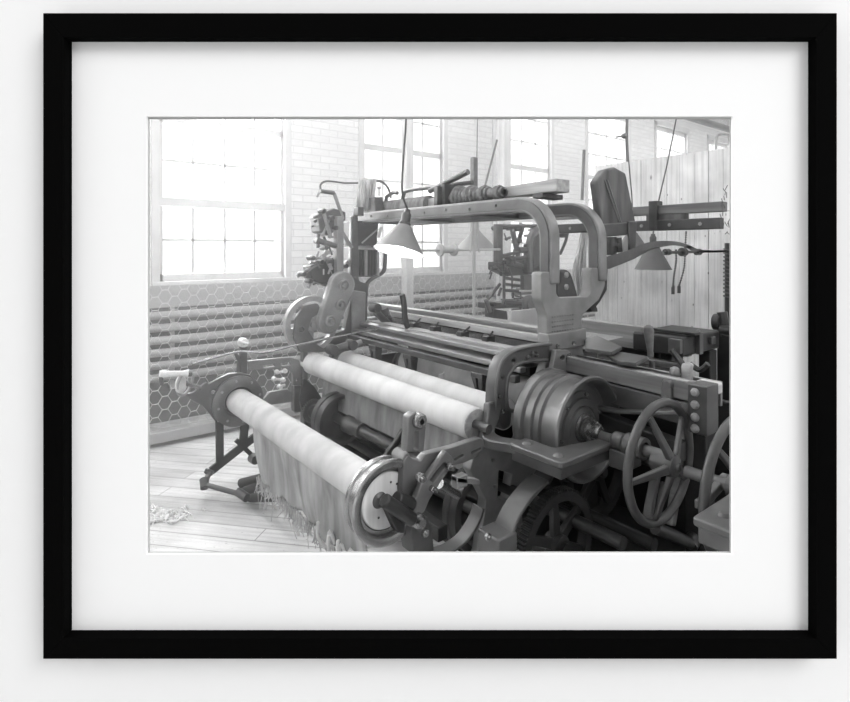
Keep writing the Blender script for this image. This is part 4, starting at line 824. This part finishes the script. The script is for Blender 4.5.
# cord knots and pull chains
for nm, pts, lab in (('pull_chain', ((676,250),(676,262),(674,275),(673,287)), 'thin pull chain hanging right beside the dark cone lamp, nearer one'), ('pull_chain', ((686,232),(685,250),(684,268),(679,286)), 'longer pull chain hanging just past the dark cone lamp')):
    ch = MB(); ps = catmull([AY(x, y, 2.3) for x, y in pts], 8)
    for i, p in enumerate(ps): ch.lathe([(0,-.006),(.009,-.004),(.009,.004),(0,.006)], p, (0,0,1), 6)
    ch.tube(ps, .004, 5); ch.tube([ps[-1], ps[-1]-V((0,0,.06))], .014, 8); tag(ch.build(nm, 'iron'), lab, 'chain', 'pull chains')
def spools(y, px0, px1, beads, Y, lab, m_):
    o = thing('spool_rod', AY((px0+px1)/2, y, Y), lab, 'rod'); MB().cyl(AY(px0, y+.6, Y), AY(px1, y-.6, Y), .012, None, 8).build('rod', m_, o)
    for bx, rr, hh in beads:
        c = AY(bx, y, Y); d_ = XAX
        MB().lathe([(0,-hh),(rr,-hh),(rr,-hh+.02),(rr*.5,-hh+.03),(rr*.5,hh-.03),(rr,hh-.02),(rr,hh),(0,hh)], c, d_, 24).build('spool', m_, o)
spools(250, 418, 500, ((447,.062,.10),), 4.2, 'thin horizontal rod carrying one grey spool, before the second window', 'pipe')
spools(252, 664, 704, ((667,.026,.03),(683,.036,.025),(698,.028,.03)), 2.25, 'dark rod with three small spools beside the pull chains', 'iron')
# hanging yarn and thin cords
m = MB(); random.seed(5)
for k in range(60):
    x = random.uniform(583,590); yy = 3.5+random.uniform(-.08,.08); s_ = random.uniform(-6,1)
    m.tube(catmull([AY(x-1, 226, yy), AY(x-4+s_*.3, 250, yy), AY(x-5+s_, 272, yy), AY(x-3+s_, 290+random.random()*10, yy)], 3), .006, 4)
tag(m.build('yarn_bundle', 'yarn'), 'shaggy bundle of pale yarn hanging seen through the yoke opening', 'yarn')
m = MB()
for k in range(16):
    x = 474+random.uniform(-3,3.5); m.tube(catmull([AY(x, 208, 4.0), AY(x+random.uniform(-1.5,1.5), 225, 4.0), AY(x+random.uniform(-2,2), 245+random.random()*8, 4.0)], 3), .006, 4)
m.tube([AY(474,190,4.0), AY(474,318,4.0)], .016, 8)
tag(m.build('cord_bundle', 'pipe'), 'tangle of pale cords on a thin upright in front of the brick pier', 'cord')
for nm, ct, a, b, Y, r, lab in (('slack_cord', 'cord', (497,140), (485,186), 4.5, .012, 'dark slanting cord between second and third windows'), ('upright_stake', 'stake', (584,150), (582,200), 4.2, .02, 'thin upright stake left of the dark belt guard')):
    tag(MB().cyl(AY(*a, Y), AY(*b, Y), r, None, 8).build(nm, 'iron'), lab, ct)
m = MB(); p = [AY(x, y, 3.2) for x, y in ((627,105),(626,135),(627,160),(629,186))]; m.tube(catmull(p, 4), .010, 6); m.ball(AY(624,136,3.2), .03); m.tube([AY(617,137,3.2), AY(624,136,3.2)], .01, 6)
tag(m.build('drop_cord', 'iron'), 'ceiling cord with a knot dropping behind the belt guard', 'cord')
m = MB()
for k in range(18): a = AT(724+random.uniform(-3,6), 190+k*2.6, 3.3); m.tube([a, a+V((random.uniform(-.04,.04), 0, random.uniform(-.04,.04)))], .0022, 4)
tag(m.build('wire_ends', 'iron'), 'frayed wire ends at the right edge beside the beams', 'wire', kind='stuff')
# lint on the floor
m = MB(); random.seed(9); c = AZ(158, 518, 0)
for k in range(150):
    q = c+RGT*random.gauss(0,.07)+FWD*random.gauss(0,.035); z = abs(random.gauss(0,.012))+.004
    m.tube(catmull([q+V((0,0,z)), q+V((random.uniform(-.03,.03), random.uniform(-.03,.03), z+random.uniform(0,.015))), q+V((random.uniform(-.05,.05), random.uniform(-.05,.05), .006))], 2), .004, 4)
tag(m.build('lint_litter', 'lint'), 'loose heap of white lint on the bare floorboards', 'lint', kind='stuff')
# ================================================================== LIGHT
sc_ = bpy.context.scene
wd = bpy.data.worlds.new('sky'); sc_.world = wd; wd.use_nodes = True; bg = wd.node_tree.nodes['Background']; bg.inputs[0].default_value = (1,1,1,1); bg.inputs[1].default_value = 1
nt = wd.node_tree; tc = nt.nodes.new('ShaderNodeTexCoord'); sx = nt.nodes.new('ShaderNodeSeparateXYZ'); mr = nt.nodes.new('ShaderNodeMapRange')
for i_, v_ in ((1, 0), (2, .35), (3, SKY_B), (4, SKY_F)): mr.inputs[i_].default_value = v_
nt.links.new(tc.outputs['Generated'], sx.inputs[0]); nt.links.new(sx.outputs['Y'], mr.inputs[0]); nt.links.new(mr.outputs[0], bg.inputs[1])
def area(nm, loc, d, sx, sy, e, spread=180):
    l = bpy.data.lights.new(nm, 'AREA'); l.shape = 'RECTANGLE'; l.size = sx; l.size_y = sy; l.energy = e; l.spread = math.radians(spread)
    o = bpy.data.objects.new(nm, l); C.objects.link(o); o.location = loc; o.rotation_euler = V(d).to_track_quat('-Z', 'Z').to_euler(); return o
for k, x in enumerate(WX):                                              # daylight in each window
    area('window_daylight', (x+WW/2, WALLY+.5, (SILL+HEAD)/2+.1), (0,-1,-.25), WW*1.1, 2.6, WIN_E*(3.6 if k == 2 else 1.8 if k < 2 else 1))
for y, x, sx_, e in ((-2.8, 9.2, 6.5, .15), (0, 7.6, 9.6, .9), (3.6, 4.6, 14, ROOF3)): area('roof_fill', (x, y, 4.78), (0,0,-1), sx_, .75, ROOF_E*e)  # unseen roof lights added as overhead fill for the mill
area('gallery_light', AT(440, 300, TF)+FWD*-16.0+RGT*18.0+UP*18.0, FWD*16.0-RGT*18.0-UP*18.0, 13, 13, GAL_E)
b = bpy.data.lights.new('bulb_light', 'POINT'); b.energy = 6; b.shadow_soft_size = .04; bo = bpy.data.objects.new('bulb_light', b); C.objects.link(bo); bo.location = a1
# ------------------------------------------------------------------ haze added between loom and windows, standing in for lens halation
hz = bpy.data.materials.new('halation'); hz.use_nodes = True; nt = hz.node_tree; nt.nodes.remove(nt.nodes['Principled BSDF'])
vs_ = nt.nodes.new('ShaderNodeVolumeScatter'); vs_.inputs['Color'].default_value = (1,1,1,1); vs_.inputs['Density'].default_value = HAZE; vs_.inputs['Anisotropy'].default_value = .35
nt.links.new(vs_.outputs[0], nt.nodes['Material Output'].inputs['Volume']); MAT['halation'] = hz
if HAZE > 0:
    hb_ = tag(MB().prism([V((x, y, .05)) for x, y in ((-.3,2.4),(4.9,2.4),(4.9,3.6),(12.4,3.6),(12.4,5.4),(-4.0,5.4))], (0,0,4.5)).build('glow_haze', 'halation', smooth=0), 'pale haze added by the windows to stand in for lens glow', 'haze', kind='stuff')
# ------------------------------------------------------------------ camera
cd = bpy.data.cameras.new('camera'); co = bpy.data.objects.new('camera', cd); C.objects.link(co)
co.location = (0, 0, EYE); co.rotation_euler = (math.radians(90), 0, -ANG); cd.sensor_width = 36; cd.lens = FPX/850*36
cd.shift_x = -(PX-425)/850; cd.shift_y = -(351-PY)/850; cd.clip_start = .05; sc_.camera = co
vsn = sc_.view_settings; vsn.view_transform = 'Standard'; vsn.look = 'None'; vsn.gamma = 1; vsn.use_curve_mapping = False; vsn.exposure = EXPO
sc_.cycles.use_denoising = True; sc_.cycles.max_bounces = 8; sc_.cycles.volume_bounces = 1; sc_.cycles.transparent_max_bounces = 16
